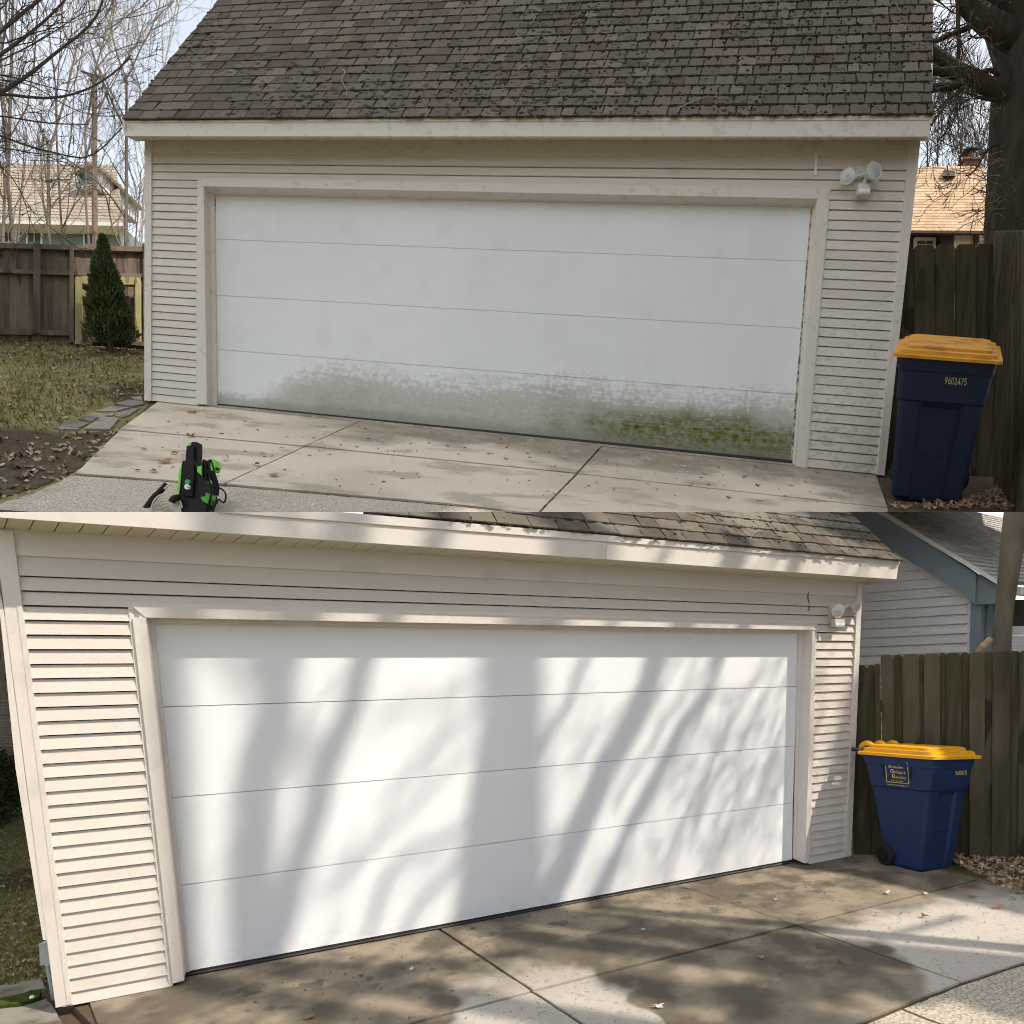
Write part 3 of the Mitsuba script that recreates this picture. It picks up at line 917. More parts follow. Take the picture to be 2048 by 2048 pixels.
solo('soil_bed', cut_front(flat(UG, upper_clip(Polygon(UG.p2([(-300, 1000), (-60, 1010), (0, 990), (60, 972), (112, 952), (146, 938), (200, 886), (232, 862), (212, 858), (160, 862), (100, 866), (30, 884), (-60, 905), (-300, 930)])).buffer(0)), -.06, -.022, .03, 4)), 'm_soil', 'bare dark soil strewn with leaves along the edge of the driveway', kind='structure')
# flagstone path
PATH = thing('path', 'short curved path of grey flagstones on the left of the driveway', kind='structure')
for i, q in enumerate([[(100, 853), (150, 836), (180, 842), (160, 852)], [(118, 851), (160, 853), (158, 856), (112, 856)], [(164, 856), (202, 830), (240, 834), (222, 857)], [(152, 834), (186, 822), (222, 828), (196, 832), (184, 841)],
                       [(188, 820), (222, 808), (262, 812), (232, 820)], [(225, 806), (258, 797), (288, 800), (290, 806), (264, 811)], [(226, 829), (236, 821), (268, 813), (282, 812), (262, 826), (246, 832)], [(206, 828), (232, 821), (225, 829)],
                       [(262, 793), (284, 787), (287, 799), (264, 797)]]):
    po = Polygon(UG.p2(q)).buffer(0).buffer(-.012)
    if po.is_empty: continue
    part(PATH, 'stone', flat(UG, po, -.07, -.016 + .004 * (i % 3), .008, 30 + i), 'm_flag', rnd=(rng.random(), rng.random()))


def leaf_mesh(P, size, up, r, curl=.35):
    size *= .85
    a0 = r.uniform(0, 6.28)
    n = 11
    ang = np.arange(n) / n * 6.283 + a0
    rad = size * np.array([1, .45, .85, .4, .8, .38, .55, .38, .8, .4, .85])
    ex = unit(np.cross(up, [0.3, 0.9, 0.1])); ey = np.cross(up, ex)
    h = np.array([size * curl * (math.sin(2 * t + a0 * 3) * .7 + .6 * abs(math.cos(t))) for t in ang]) * r.uniform(.3, 1.2)
    ring = P + np.cos(ang)[:, None] * rad[:, None] * ex + np.sin(ang)[:, None] * rad[:, None] * ey * r.uniform(.6, 1) + (h[:, None] + .006) * up
    v = np.vstack([ring, [P + up * (.008 + size * .08)]])
    f = np.array([[n, i, (i + 1) % n] for i in range(n)])
    st = tube(np.array([P + up * .01, P + (ex * math.cos(a0) + ey * math.sin(a0)) * -size * 1.1 + up * .02]), size * .025, 4)
    return join([(v, f), st])


rl = random.Random(5)
for (x, y, s_, m_, tx) in [(326, 924, .11, 'm_leaf_rust', 'large rust-red curled leaf near the washer'), (548, 952, .085, 'm_leaf_rust', 'rust-red folded leaf right of the washer'), (385, 825, .095, 'm_leaf_rust', 'flat orange-brown leaf close to the left jamb'),
                           (1012, 919, .05, 'm_leaf_rust', 'small orange leaf mid driveway'), (1611, 964, .05, 'm_leaf_rust', 'orange leaf below the right casing'), (286, 898, .06, 'm_leaf_brown', 'brown curled leaf left of the washer top'),
                           (383, 872, .075, 'm_leaf_brown', 'dark curled leaf on the first joint'), (350, 907, .06, 'm_leaf', 'tan broken leaf above the rust one'), (273, 941, .05, 'm_leaf_brown', 'brown leaf near the front joint, left'),
                           (308, 943, .07, 'm_leaf_brown', 'brown leaf with long stem near the front joint'), (452, 920, .07, 'm_leaf_pale', 'pale broken leaf right of the washer'), (524, 905, .05, 'm_leaf_pale', 'pale leaf on the second slab'),
                           (515, 930, .06, 'm_leaf_brown', 'brown leaf at the crossing of the joints'), (705, 845, .05, 'm_leaf_pale', 'pale leaf under the door by the left joint'), (192, 910, .06, 'm_leaf', 'tan leaf at the left edge of the slab'),
                           (1368, 933, .055, 'm_leaf_pale', 'pale pointed leaf under the door, right half'), (418, 835, .035, 'm_leaf_pale', 'tiny pale leaf near the left jamb'), (895, 893, .045, 'm_leaf', 'tan leaf on the middle slab'),
                           (1690, 955, .035, 'm_leaf_pale', 'pale scrap right of the garage corner joint'), (1488, 954, .05, 'm_leaf_brown', 'dark leaf under the door, far right'), (1515, 972, .05, 'm_leaf_brown', 'dark leaf before the right casing')]:
    solo('fallen_leaf', leaf_mesh(UG.px(x, y, .004), s_, UG.n, rl), m_, tx, 'leaf', 'fallen leaves on the upper driveway')
crumbs = []
pd = upper_clip(Polygon(UG.p2([(330, 812), (1740, 952), (1760, 1010), (700, 985), (300, 950)])))
bx = pd.bounds
while len(crumbs) < 170:
    q = (rl.uniform(bx[0], bx[2]), rl.uniform(bx[1], bx[3]))
    if not pd.contains(Point(q)): continue
    P = UG.to3(np.array(q), .006); a = rl.uniform(0, 6.28); L = rl.uniform(.005, .026)
    d = UG.ex * math.cos(a) + UG.ey * math.sin(a)
    crumbs.append(tube(np.array([P - d * L, P + UG.n * .004, P + d * L]), [.003, rl.uniform(.003, .007), .002], 4))
solo('twig_litter', join(crumbs), 'm_leaf_brown', 'tiny twigs and crumbs scattered over the upper driveway', 'litter', kind='stuff')

# grass blades and leaf litter on the lawn (nobody could count them)
blades, leaves = [], []
rg = np.random.default_rng(21)
zone = lawn2.intersection(Polygon(UG.p2([(-60, 1030), (60, 985), (148, 945), (238, 858), (300, 803), (292, 672), (-60, 672)])))
bare = Polygon(UG.p2([(-60, 1030), (60, 985), (148, 945), (236, 866), (215, 856), (120, 864), (40, 880), (-60, 930)]))
pathzone = Polygon(UG.p2([(98, 858), (150, 830), (228, 803), (290, 786), (292, 806), (226, 862)]))
bx = zone.bounds
N = 26000
q = np.stack([rg.uniform(bx[0], bx[2], N), rg.uniform(bx[1], bx[3], N)], 1)
import shapely
inz = shapely.contains_xy(zone, q[:, 0], q[:, 1]) & ~shapely.contains_xy(pathzone, q[:, 0], q[:, 1])
inb = shapely.contains_xy(bare, q[:, 0], q[:, 1])
den = nfbm(np.c_[q * .9, q[:, 0] * 0], 4, 3)
keep = inz & ((rg.random(N) < np.clip((den - .25) * 2.2, .06, 1) * np.where(inb, .22, 1)))
g2 = q[keep]
base = UG.to3(g2, np.full(len(g2), -.03))
az, hh = rg.uniform(0, 6.283, len(g2)), rg.uniform(.035, .10, len(g2))
wd = .006
t = np.cos(az)[:, None] * UG.ex + np.sin(az)[:, None] * UG.ey
lean = (np.cos(az * 3)[:, None] * UG.ex + np.sin(az * 3)[:, None] * UG.ey) * (hh * rg.uniform(.2, 1.1, len(g2)))[:, None]
v = np.stack([base - t * wd, base + t * wd, base + lean * .45 + UG.n * (hh * .6)[:, None] + t * wd * .7, base + lean * .45 + UG.n * (hh * .6)[:, None] - t * wd * .7, base + lean + UG.n * hh[:, None] * .9], 1).reshape(-1, 3)
k = np.arange(len(g2))[:, None] * 5
f = np.concatenate([k + [0, 1, 2], k + [0, 2, 3], k + [3, 2, 4]], 0)
uv = np.repeat(rg.random((len(g2), 2)), 5, 0)
solo('grass', (v, f, uv), 'm_grass', 'thin winter grass growing on the lawn', 'grass', kind='stuff')
N = 4200
q = np.stack([rg.uniform(bx[0], bx[2], N), rg.uniform(bx[1], bx[3], N)], 1)
inz = shapely.contains_xy(zone, q[:, 0], q[:, 1]) & ~shapely.contains_xy(pathzone, q[:, 0], q[:, 1])
den = nfbm(np.c_[q * .8 + 9, q[:, 0] * 0], 3, 5)
keep = inz & (rg.random(N) < np.clip((den - .3) * 2.5 + .5 * shapely.contains_xy(bare, q[:, 0], q[:, 1]), .15, 1))
for a in q[keep]:
    m = leaf_mesh(UG.to3(a, -.018), rl.uniform(.03, .075), unit(UG.n + np.array([rl.uniform(-.3, .3), rl.uniform(-.3, .3), 0])), rl, .5)
    leaves.append((m[0], m[1], np.tile([rl.random(), rl.random()], (len(m[0]), 1))))
solo('leaf_litter', join(leaves), 'm_leaf', 'dry fallen leaves strewn over the lawn and bare soil', 'leaves', kind='stuff')


# ---------------------------------------------------------------- fences
def vplane(P0, P1):
    ex = unit((P1 - P0) * [1, 1, 0])
    n = np.cross(ex, Z)
    if n @ (C - P0) < 0:
        n = -n
    p = Plane(n, P0, ex)
    p.ex, p.ey = ex, Z
    return p


def vplate(V, px, d0, d1):
    """a convex polygon measured in pixels on the upright plane V, from d0 to d1 metres towards the eye"""
    f = np.array([V.px(x, y, d1) for x, y in px])
    return prism(f, f - V.n * (d1 - d0))


def dog_ear(x0, x1, yt0, yt1, yb0, yb1, c):
    return [(x0, yt0 + c), (x0 + c * .8, yt0), (x1 - c * .8, yt1), (x1, yt1 + c), (x1, yb1), (x0, yb0)]


VF = vplane(UG.px(-30, 690), UG.px(300, 690))
FL = thing('board_fence', 'old brown board fence behind the lawn on the left', 'fence')
x = -60.0
rf = random.Random(2)
yl = lambda y0, y1, x: y0 + (y1 - y0) * x / 286             # noqa: E731
while x < 330:
    w = rf.uniform(10.5, 14.5)
    part(FL, 'board', vplate(VF, [(x, yl(489, 498, x)), (x + w - .1, yl(489, 498, x)), (x + w - .1, 682 + rf.uniform(-2, 1)), (x, 682)], -.03, -.008 + rf.uniform(-.006, .004)), 'm_wood_u', rnd=(rf.random(), rf.random()))
    x += w
part(FL, 'cap_rail', vplate(VF, [(-60, 484), (330, 494.5), (330, 504), (-60, 494)], -.05, .07), 'm_wood_u', rnd=(.7, .1))
part(FL, 'rail', vplate(VF, [(-60, 535), (330, 549), (330, 557), (-60, 543)], -.008, .05), 'm_wood_u', rnd=(.95, .6))
part(FL, 'rail', vplate(VF, [(-60, 655), (150, 661), (150, 671), (-60, 667)], -.008, .05), 'm_wood_u', rnd=(.5, .4))
for a, b in ((67, 81), (139.5, 148), (286, 300)):
    part(FL, 'post', vplate(VF, [(a, 485), (b, 485.5), (b, 684 if a > 100 else 666), (a, 684 if a > 100 else 666)], -.03, .085), 'm_wood_u', rnd=(rf.random(), .3))
# yellow-green timber frame before the fence
VG = vplane(UG.px(150, 690), UG.px(290, 694))
TF = thing('timber_frame', 'yellow-green weathered timber frame with diagonal brace around the small evergreen', 'frame')
part(TF, 'post', vplate(VG, [(150.5, 553), (163, 553), (162, 688), (150, 688)], -.05, .09), 'm_wood_y', rnd=(.3, .3))
part(TF, 'post', vplate(VG, [(270, 555), (280.5, 555), (281, 688), (272, 688)], -.05, .09), 'm_wood_y', rnd=(.8, .3))
part(TF, 'top_beam', vplate(VG, [(163.5, 552), (270, 554), (270, 569), (163.5, 567)], -.04, .06), 'm_wood_y', rnd=(.5, .3))
part(TF, 'brace', vplate(VG, [(163, 577), (163, 590), (196, 610), (196, 596)], -.03, .03), 'm_wood_y', rnd=(.1, .3))
solo('garden_timber', vplate(VG, [(183, 677), (292, 684), (292, 692), (183, 684)], .12, .28), 'm_wood_u', 'low timber edging at the foot of the small evergreen', 'timber', rnd=(.9, .2))

# small evergreen
EG = thing('conifer_shrub', 'narrow dark green conical evergreen before the fence', 'evergreen')
cb, ct = at(221, 684, 12.3), at(225, 474, 12.3)
H = ct[2] - cb[2]
part(EG, 'trunk', tube(np.array([cb - Z * .25, cb + Z * H * .9]), [.05, .01], 6), 'm_bark')
Rm = 44 * 12.3 / FOC
vs, us = [], []
for _ in range(16000):
    h = rg.random() ** .8
    rad = Rm * (min(1, (1 - h) * 1.12) ** .85) * (1 if h > .12 else .75 + 2 * h) * (.86 + .28 * noise_h if (noise_h := nnoise(np.array([h * 7, 0, 0]))) else 1)
    a = rg.uniform(0, 6.283)
    rr_ = rad * math.sqrt(rg.uniform(.25, 1.15)) * (.68 + .55 * nnoise(np.array([math.cos(a) * 2.2 + 5, math.sin(a) * 2.2, h * 9])))
    P = cb + Z * (h * H) + np.array([math.cos(a) * rr_, math.sin(a) * rr_, 0])
    d = unit(np.array([math.cos(a), math.sin(a), rg.uniform(.4, 1.9)])); s_ = rg.uniform(.03, .075)
    side = unit(np.cross(d, rg.normal(size=3))) * s_ * .28
    vs += [P - d * s_ * .4 - side * .4, P + side, P + d * s_, P - side]
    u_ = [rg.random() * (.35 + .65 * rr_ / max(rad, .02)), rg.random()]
    us += [u_] * 4
k = np.arange(len(vs) // 4)[:, None] * 4
part(EG, 'foliage', (np.array(vs), np.concatenate([k + [0, 1, 2], k + [0, 2, 3]]), np.array(us)), 'm_conifer')

# fence beside and behind the bin on the right
FR = thing('board_fence', 'dark brown dog-eared board fence behind the upper recycling bin', 'fence')
P0, P1 = at(1762, 700, 9.5), at(1986, 700, 9.62)
VB = vplane(P0, P1)
for a, b, yt in ((1762, 1801, 640), (1803, 1828, 492), (1829, 1869.5, 489.5), (1872, 1910, 489), (1912.5, 1952, 488.5), (1953.5, 1988, 487)):
    part(FR, 'board', vplate(VB, dog_ear(a, b - .4, yt, yt - .5, 960, 960, 7), -.03, rng.uniform(-.008, .004)), 'm_wood_r', rnd=(rng.random(), rng.random()))
part(FR, 'rail', vplate(VB, [(1815, 560), (1986, 560), (1986, 580), (1815, 580)], -.09, -.034), 'm_wood_r', rnd=(.2, .2))
FS = thing('board_fence', 'fence run coming towards the viewer at the right edge of the upper picture', 'fence')
VS = vplane(VB.px(1987, 700), UG.px(2033, 1023))
xs = [1986.5, 1996, 2004.5, 2012, 2019.5, 2027, 2034, 2041, 2048, 2056, 2066]
for i, (a, b) in enumerate(zip(xs[:-1], xs[1:])):
    yt = 462 - .02 * (a - 1986)
    part(FS, 'board', vplate(VS, dog_ear(a, b - .35, yt, yt - .3, 1021, 1021, 4), -.03, rng.uniform(-.012, .006)), 'm_wood_r', rnd=(rng.random(), rng.random()))

# dead leaves at the foot of that fence
lv = []
pz = upper_clip(Polygon(UG.p2([(1776, 1005), (1800, 1010), (1925, 1006), (1960, 985), (1990, 975), (2030, 1018), (1786, 1017)])))
bx = pz.bounds
for _ in range(900):
    q = (rl.uniform(bx[0], bx[2]), rl.uniform(bx[1], bx[3]))
    if pz.contains(Point(q)):
        m = leaf_mesh(UG.to3(np.array(q), -.02 + rl.random() * .05), rl.uniform(.03, .065), unit(UG.n + np.array([rl.uniform(-.6, .6), rl.uniform(-.6, .6), 0])), rl, .6)
        lv.append((m[0], m[1], np.tile([rl.random() * .5, rl.random()], (len(m[0]), 1))))
solo('leaf_litter', join(lv), 'm_leaf', 'brown leaves heaped between the upper bin and the fence', 'leaves', kind='stuff')


# ---------------------------------------------------------------- recycling bins
def build_bin(label, quadB, quadT, lid_h, lugs, wheels):
    """quadB, quadT: bottom and top corners in the order front left, front right, rear right, rear left. face: writing on it"""
    K = thing('recycling_bin', label, 'bin', 'recycling bins')

    def G(s_, t_, k_):
        """s, t from -1 to 1 over the plan (t = -1 the front), k from 0 to 1 from bottom to rim"""
        u_, w_ = (s_ + 1) / 2, (t_ + 1) / 2
        f_ = lambda q: (q[0] * (1 - u_) + q[1] * u_) * (1 - w_) + (q[3] * (1 - u_) + q[2] * u_) * w_    # noqa: E731
        return f_(quadB) * (1 - k_) + f_(quadT) * k_

    def section(k_, a, notch, inset=0.0):
        pts = []
        e = 1 - inset
        cr = .16
        for cx, cy, q0 in ((-e + cr, -e + cr, math.pi), (e - cr, -e + cr, 1.5 * math.pi), (e - cr, e - cr, 0), (-e + cr, e - cr, .5 * math.pi)):
            arc = [(cx + cr * math.cos(q0 + t * math.pi / 8), cy + cr * math.sin(q0 + t * math.pi / 8)) for t in range(5)]
            pts += arc
            if q0 == math.pi:                               # the front's recess between two pilasters
                pts += [(-.50, -e), (-.44, -e + notch), (.44, -e + notch), (.50, -e)]
        return np.array([G(x_ * a, y_ * a, k_) for x_, y_ in pts])
    rings = [section(0, .93, .02, .03), section(.03, .985, .06), section(.30, 1.0, .10), section(.60, 1.0, .10), section(.665, 1.0, .085), section(.70, 1.0, .0), section(.715, 1.045, .0), section(.90, 1.05, .0), section(.905, 1.075, .0), section(.99, 1.08, .0)]
    part(K, 'body', loft(rings), 'm_bin_bright' if lugs else 'm_bin', smooth=24)
    for sg in (-1, 1):                                      # stiffening ribs under the rim
        for y_ in (-.45, .42):
            c_ = np.array([G(sg * 1.055, y_ - .03, .80), G(sg * 1.055, y_ + .03, .80), G(sg * 1.055, y_ + .03, .90), G(sg * 1.055, y_ - .03, .90)])
            part(K, 'rib', hexa(c_, c_ + (G(sg * 1.09, 0, .85) - G(sg * 1.05, 0, .85))), 'm_bin_dark')
    c_ = np.array([G(-.42, -.93, .335), G(.42, -.93, .335), G(.42, -.93, .35), G(-.42, -.93, .35)])
    part(K, 'grab_bar', hexa(c_, c_ + (G(0, -.87, .34) - G(0, -.93, .34))), 'm_bin')
    # lid: overhanging rim, sloping skirt, raised middle
    up = unit(G(0, 0, 1) - G(0, 0, 0))

    def lsec(a, b, h, y0=0.0, cr=.12):
        pts = []
        for cx, cy, q0 in ((-a + cr, -b + cr, math.pi), (a - cr, -b + cr, 1.5 * math.pi), (a - cr, b - cr, 0), (-a + cr, b - cr, .5 * math.pi)):
            pts += [(cx + cr * math.cos(q0 + t * math.pi / 8), cy + y0 + cr * math.sin(q0 + t * math.pi / 8)) for t in range(5)]
        return np.array([G(x_, y_, 1.0) + up * h for x_, y_ in pts])
    L, ml = lid_h, 'm_lid' if lugs else 'm_lid_old'
    lid = part(K, 'lid', loft([lsec(1.10, 1.10, -L * .28), lsec(1.17, 1.17, -L * .26), lsec(1.17, 1.17, L * .05), lsec(1.12, 1.12, L * .12), lsec(1.07, 1.07, L * .14), lsec(1.05, 1.04, L * .50), lsec(1.02, 1.0, L * .56)]), ml, smooth=24)
    part(lid, 'raised_panel', loft([lsec(.93, .90, L * .50), lsec(.92, .88, L * .86, 0, .14), lsec(.86, .82, L * .96, 0, .16)]), ml, smooth=24)
    for sx in (-.62, -.2, .22, .64):
        c_ = np.array([G(sx - .02, -1.09, 1) + up * L * .1, G(sx + .02, -1.09, 1) + up * L * .1, G(sx + .02, -1.06, 1) + up * L * .5, G(sx - .02, -1.06, 1) + up * L * .5])
        part(lid, 'rib', hexa(c_, c_ + (G(sx, -.98, 1) - G(sx, -1.07, 1))), ml)
    for sx in ((-.62, 0, .62) if lugs else ()):                               # hinge lugs and the bar behind
        a_ = [G(sx, .95, 1) + up * L * .55, G(sx, 1.18, 1) + up * L * .95, G(sx, 1.40, 1) + up * L * .30]
        part(lid, 'hinge_lug', tube(smooth_line(a_, 7), [L * .2, L * .3, L * .34, L * .34, L * .32, L * .30, L * .28], 8), ml, smooth=40)
    part(K, 'handle_bar', tube(np.array([G(-1.0, 1.40, 1.0) + up * L * .22, G(1.0, 1.40, 1.0) + up * L * .22]), .016, 8), 'm_bin_dark', smooth=40)
    for sx in (-.9, .9):
        part(K, 'handle_arm', tube(np.array([G(sx, 1.0, .93), G(sx, 1.30, 1.0) + up * L * .22]), .018, 6), 'm_bin_dark')
    if wheels:
        ax = unit(G(1, 0, 0) - G(-1, 0, 0))
        wr = wheels
        for sx in (-1, 1):
            cw = G(sx * .99, .92, 0) + up * wr
            w_ = part(K, 'wheel', loft([cw + ax * o_ + (np.cos(g_ := np.arange(24) * math.pi / 12)[:, None] * up + np.sin(g_)[:, None] * np.cross(ax, up)) * r_ for o_, r_ in ((-.035, wr * .8), (-.028, wr), (.028, wr), (.035, wr * .8))]), 'm_tyre', smooth=40)
            part(w_, 'hub', tube(np.array([cw - ax * .045, cw + ax * .045]), wr * .5, 12), 'm_black_rough')
        part(K, 'axle', tube(np.array([G(-.99, .92, 0) + up * wr, G(.99, .92, 0) + up * wr]), .012, 6), 'm_black_rough')
    return K, G


def write_on(K, text, O, ex, ey, h, name='print', bold=False, mat_='m_print', label=None, width=None):
    m = text_mesh(text, h, .0015, bold)
    v = np.array(m.vertices)
    if width:
        v[:, 0] *= width / v[:, 0].max()
    ez = np.cross(ex, ey)
    P = O + v[:, :1] * ex + v[:, 1:2] * ey + v[:, 2:] * ez
    return part(K, name, (P, np.array(m.faces)), mat_, label=label)


FLb, FRb = UG.px(1780, 997), UG.px(1921, 1011)
dpt = unit(UG.ey * 1.0) * (1 if UG.ey[1] > 0 else -1)
dB = dpt * .62
qB = [FLb, FRb, FRb + dB, FLb + dB]
FLt, FRt = at(1803, 707, 7.45), at(1990, 721, 7.42)
dT = at(1814, 681, 8.15) - FLt
dB = dT * .74
qB = [FLb, FRb, FRb + dB, FLb + dB]
qT = [FLt, FRt, FRt + dT, FLt + dT]
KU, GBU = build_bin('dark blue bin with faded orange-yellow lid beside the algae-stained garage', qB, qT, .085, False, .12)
ex_ = unit(GBU(1, -1, .8) - GBU(-1, -1, .8)); ey_ = unit(GBU(0, -1, .9) - GBU(0, -1, .75))
O_ = GBU(.0, -1.056, .835)
write_on(KU, '9601475', O_, ex_, ey_, .062, 'number_print', mat_='m_print', label='stencilled number 9601475 in yellow', width=.225)


# ---------------------------------------------------------------- floodlights and small things on the walls
def build_floodlight(label, F, plate, lamps, sensor, d):
    K = thing('floodlight', label, 'floodlight', 'security floodlights on the garage corners')
    part(K, 'base_plate', wall_patch(F, plate, .0, .03), 'm_lamp')
    c = F.px((plate[0][0] + plate[2][0]) / 2, (plate[0][1] + plate[2][1]) / 2, .03)
    hub = c + F.out * .05
    part(K, 'canopy', loft([c + F.out * o_ + (np.cos(g_ := np.arange(20) * math.pi / 10)[:, None] * F.W[1] * 0 + np.cos(g_)[:, None] * unit(F.W[1] - F.W[0]) + np.sin(g_)[:, None] * Z) * r_ * d for o_, r_ in ((0, .55), (.03, .52), (.05, .36))]), 'm_lamp', smooth=35)
    for (x, y, rp, dirv, off) in lamps:
        P = F.px(x, y, off)
        r_ = rp * ray_depth(P) / FOC
        n_ = unit(F.out * dirv[1] + unit(F.W[1] - F.W[0]) * dirv[0] + Z * dirv[2])
        a = unit(np.cross(n_, Z)); b = np.cross(n_, a)
        g_ = np.arange(24) * math.pi / 12
        ring = lambda o_, q_: P + n_ * o_ * r_ + (np.cos(g_)[:, None] * a + np.sin(g_)[:, None] * b) * q_ * r_    # noqa: E731
        lamp = part(K, 'lamp_head', loft([ring(-1.5, .28), ring(-1.1, .36), ring(-.5, .74), ring(-.1, .98), ring(0, 1.0), ring(.03, .97), ring(.0, .90), ring(-.08, .86)], False), 'm_lamp', smooth=35)
        part(lamp, 'reflector', loft([ring(-.10, .87), ring(-.45, .55), ring(-.6, .15)], False), 'm_chrome', smooth=60)
        part(lamp, 'lens', loft([ring(-.02, .89), ring(.05, .62), ring(.09, .25), ring(.10, .02)]), 'm_lens_glass', smooth=60)
        part(lamp, 'bulb', tube(np.array([P + n_ * r_ * .08, P + n_ * r_ * .13]), r_ * .2, 10), 'm_metal_box')
        part(K, 'arm', tube(smooth_line([hub, (hub + P - n_ * 1.3 * r_) / 2 + Z * .01, P - n_ * 1.3 * r_], 7), .016 * d / .09, 8), 'm_lamp', smooth=40)
    s0 = np.array([F.px(x, y, d * 1.3) for x, y in sensor])
    sk = part(K, 'sensor', hexa(s0, s0 - F.out * d * .7), 'm_lamp')
    s1 = np.array([s0[0] * .45 + s0[3] * .55, s0[1] * .45 + s0[2] * .55, s0[1] * .15 + s0[2] * .85, s0[0] * .15 + s0[3] * .85])
    part(sk, 'eye', hexa(s1 + F.out * .004, s1 - F.out * .004), 'm_white')
    part(K, 'sensor_neck', tube(np.array([hub, (s0[0] + s0[1]) / 2 - F.out * .05 - Z * .01]), .022 * d / .09, 8), 'm_lamp')
    return K


scene['m_lens_glass'] = {'type': 'twosided', 'bsdf': {'type': 'principled', 'base_color': {'type': 'rgb', 'value': [.40, .43, .42]}, 'roughness': .1, 'specular': .7, 'clearcoat': .7}}
build_floodlight('twin-head floodlight with round lenses on the right corner of the algae-stained garage', UF, [(1712, 331), (1761, 331), (1757, 378), (1708.5, 377)],
                 [(1695.5, 352, 14.6, (-.35, 1, -.25), .17), (1749, 341, 17.2, (.30, 1, .05), .22)], [(1717, 367), (1741, 367), (1740, 387), (1716, 387)], .12)
solo('wall_clip', join([wall_patch(UF, [(1631, 306), (1636, 306), (1635, 328), (1630, 328)], .0, .03), wall_patch(UF, [(1630, 328.5), (1634.5, 328.5), (1633.5, 348), (1629, 348)], .0, .024), wall_patch(UF, [(1629, 344), (1634, 344), (1634, 350), (1629, 350)], .0, .034)]), 'm_white',
     'narrow white clip over a split in the siding, left of the upper floodlight', 'clip')


# twigs on the roof of the farther garage
def roof_twig(pts, label, r0, mat_='m_twig_pale', R=None, off=.03):
    P = [R.px(x, y, off) for x, y in pts]
    solo('roof_twig', tube(smooth_line(P, 14), np.linspace(r0 * .75, r0 * .35, 14), 5), mat_, label, 'twig', 'twigs lying on the roofs', smooth=40)


roof_twig([(684, 139), (690, 146), (686, 152), (684, 162), (689, 172), (694, 187), (690, 196)], 'crooked pale twig low on the roof, left of the middle', .012, R=RU)
roof_twig([(725, 139), (733, 140), (738, 143), (743, 147)], 'short pale twig beside the crooked one', .010, R=RU)
roof_twig([(1354, 224), (1365, 212), (1390, 202), (1412, 194), (1432, 194), (1456, 196)], 'long thin branch on the roof above the door, right half', .010, R=RU)
roof_twig([(1432, 194), (1433, 182)], 'side shoot standing on the long thin branch', .006, R=RU)
roof_twig([(762, 44), (770, 38), (777, 32)], 'tiny pale twig high on the roof', .008, R=RU)
roof_twig([(1060, 49), (1067, 41), (1071, 34)], 'pale twig high on the roof at its middle', .009, R=RU)
roof_twig([(1035, 142), (1044, 133), (1050, 128)], 'faint twig in the middle of the roof', .008, R=RU)
roof_twig([(1780, 12), (1790, 6), (1795, 14), (1800, 22)], 'forked twig at the top right of the roof', .010, R=RU)

# ---------------------------------------------------------------- pressure washer at the terrace's edge
WY = 5.93
wp = lambda q: [(280 + x * .10352, 860 + y * .10352) for x, y in q]      # noqa: E731
PWK = thing('pressure_washer', 'black and bright green pressure washer at the lower left of the upper picture', 'pressure washer')


def wshape(name, q, y0, th, mat_, label=None):
    part(PWK, name, shape_y(wp(q), WY + y0, th), mat_, label=label)


wshape('body', [(825, 590), (1045, 585), (1085, 720), (1190, 900), (1300, 1030), (1330, 1300), (1290, 1640), (1300, 1790), (735, 1790), (742, 1320), (790, 720)], -.02, .10, 'm_black')
wshape('front_panel', [(850, 640), (1030, 640), (1040, 900), (1010, 1280), (800, 1260), (830, 760)], -.045, .03, 'm_black_rough')
wshape('pump_cover', [(800, 1340), (960, 1330), (1120, 1360), (1270, 1440), (1290, 1790), (780, 1790)], -.075, .06, 'm_black')
wshape('left_trim', [(805, 690), (765, 740), (735, 890), (742, 960), (725, 1150), (745, 1290), (770, 1100), (790, 850)], -.03, .08, 'm_green')
wshape('handle_post', [(900, 312), (1045, 305), (1032, 560), (1030, 640), (870, 640), (880, 545)], -.01, .07, 'm_black_rough')
wshape('handle_grip', [(985, 240), (1010, 232), (1100, 232), (1118, 250), (1116, 480), (1100, 650), (1040, 620), (1046, 300), (975, 300)], .01, .07, 'm_black')
wshape('handle_tip', [(902, 312), (955, 243), (992, 236), (975, 300)], .0, .07, 'm_green')
wshape('reel_side', [(1112, 705), (1195, 690), (1222, 760), (1222, 905), (1100, 800)], -.05, .14, 'm_green')
wshape('reel_flange', [(1352, 575), (1385, 545), (1412, 560), (1448, 690), (1420, 770), (1385, 790), (1355, 740)], -.06, .10, 'm_green')
wshape('reel_hook', [(1440, 690), (1468, 700), (1468, 750), (1440, 770)], -.04, .05, 'm_black')
wshape('hose_inlet', [(1168, 1295), (1265, 1280), (1275, 1205), (1330, 1320), (1302, 1420), (1215, 1385)], -.07, .12, 'm_green_dark', 'green inlet guard low on the right')
for i, (x, y, r_, m_) in enumerate(((938, 1010, 48, 'm_badge'), (930, 1105, 52, 'm_white'))):
    P = at(*wp([(x, y)])[0], WY - .05)
    part(PWK, 'dial', tube(np.array([P - [0, .02, 0], P + [0, .02, 0]]), r_ * .10352 * WY / FOC * .94, 18), m_, label=['round green badge', 'round white dial'][i])
P = at(*wp([(930, 1105)])[0], WY - .075)
part(PWK, 'dial_centre', tube(np.array([P, P + [0, .01, 0]]), 15 * .10352 * WY / FOC, 10), 'm_badge')
wk = random.Random(4)
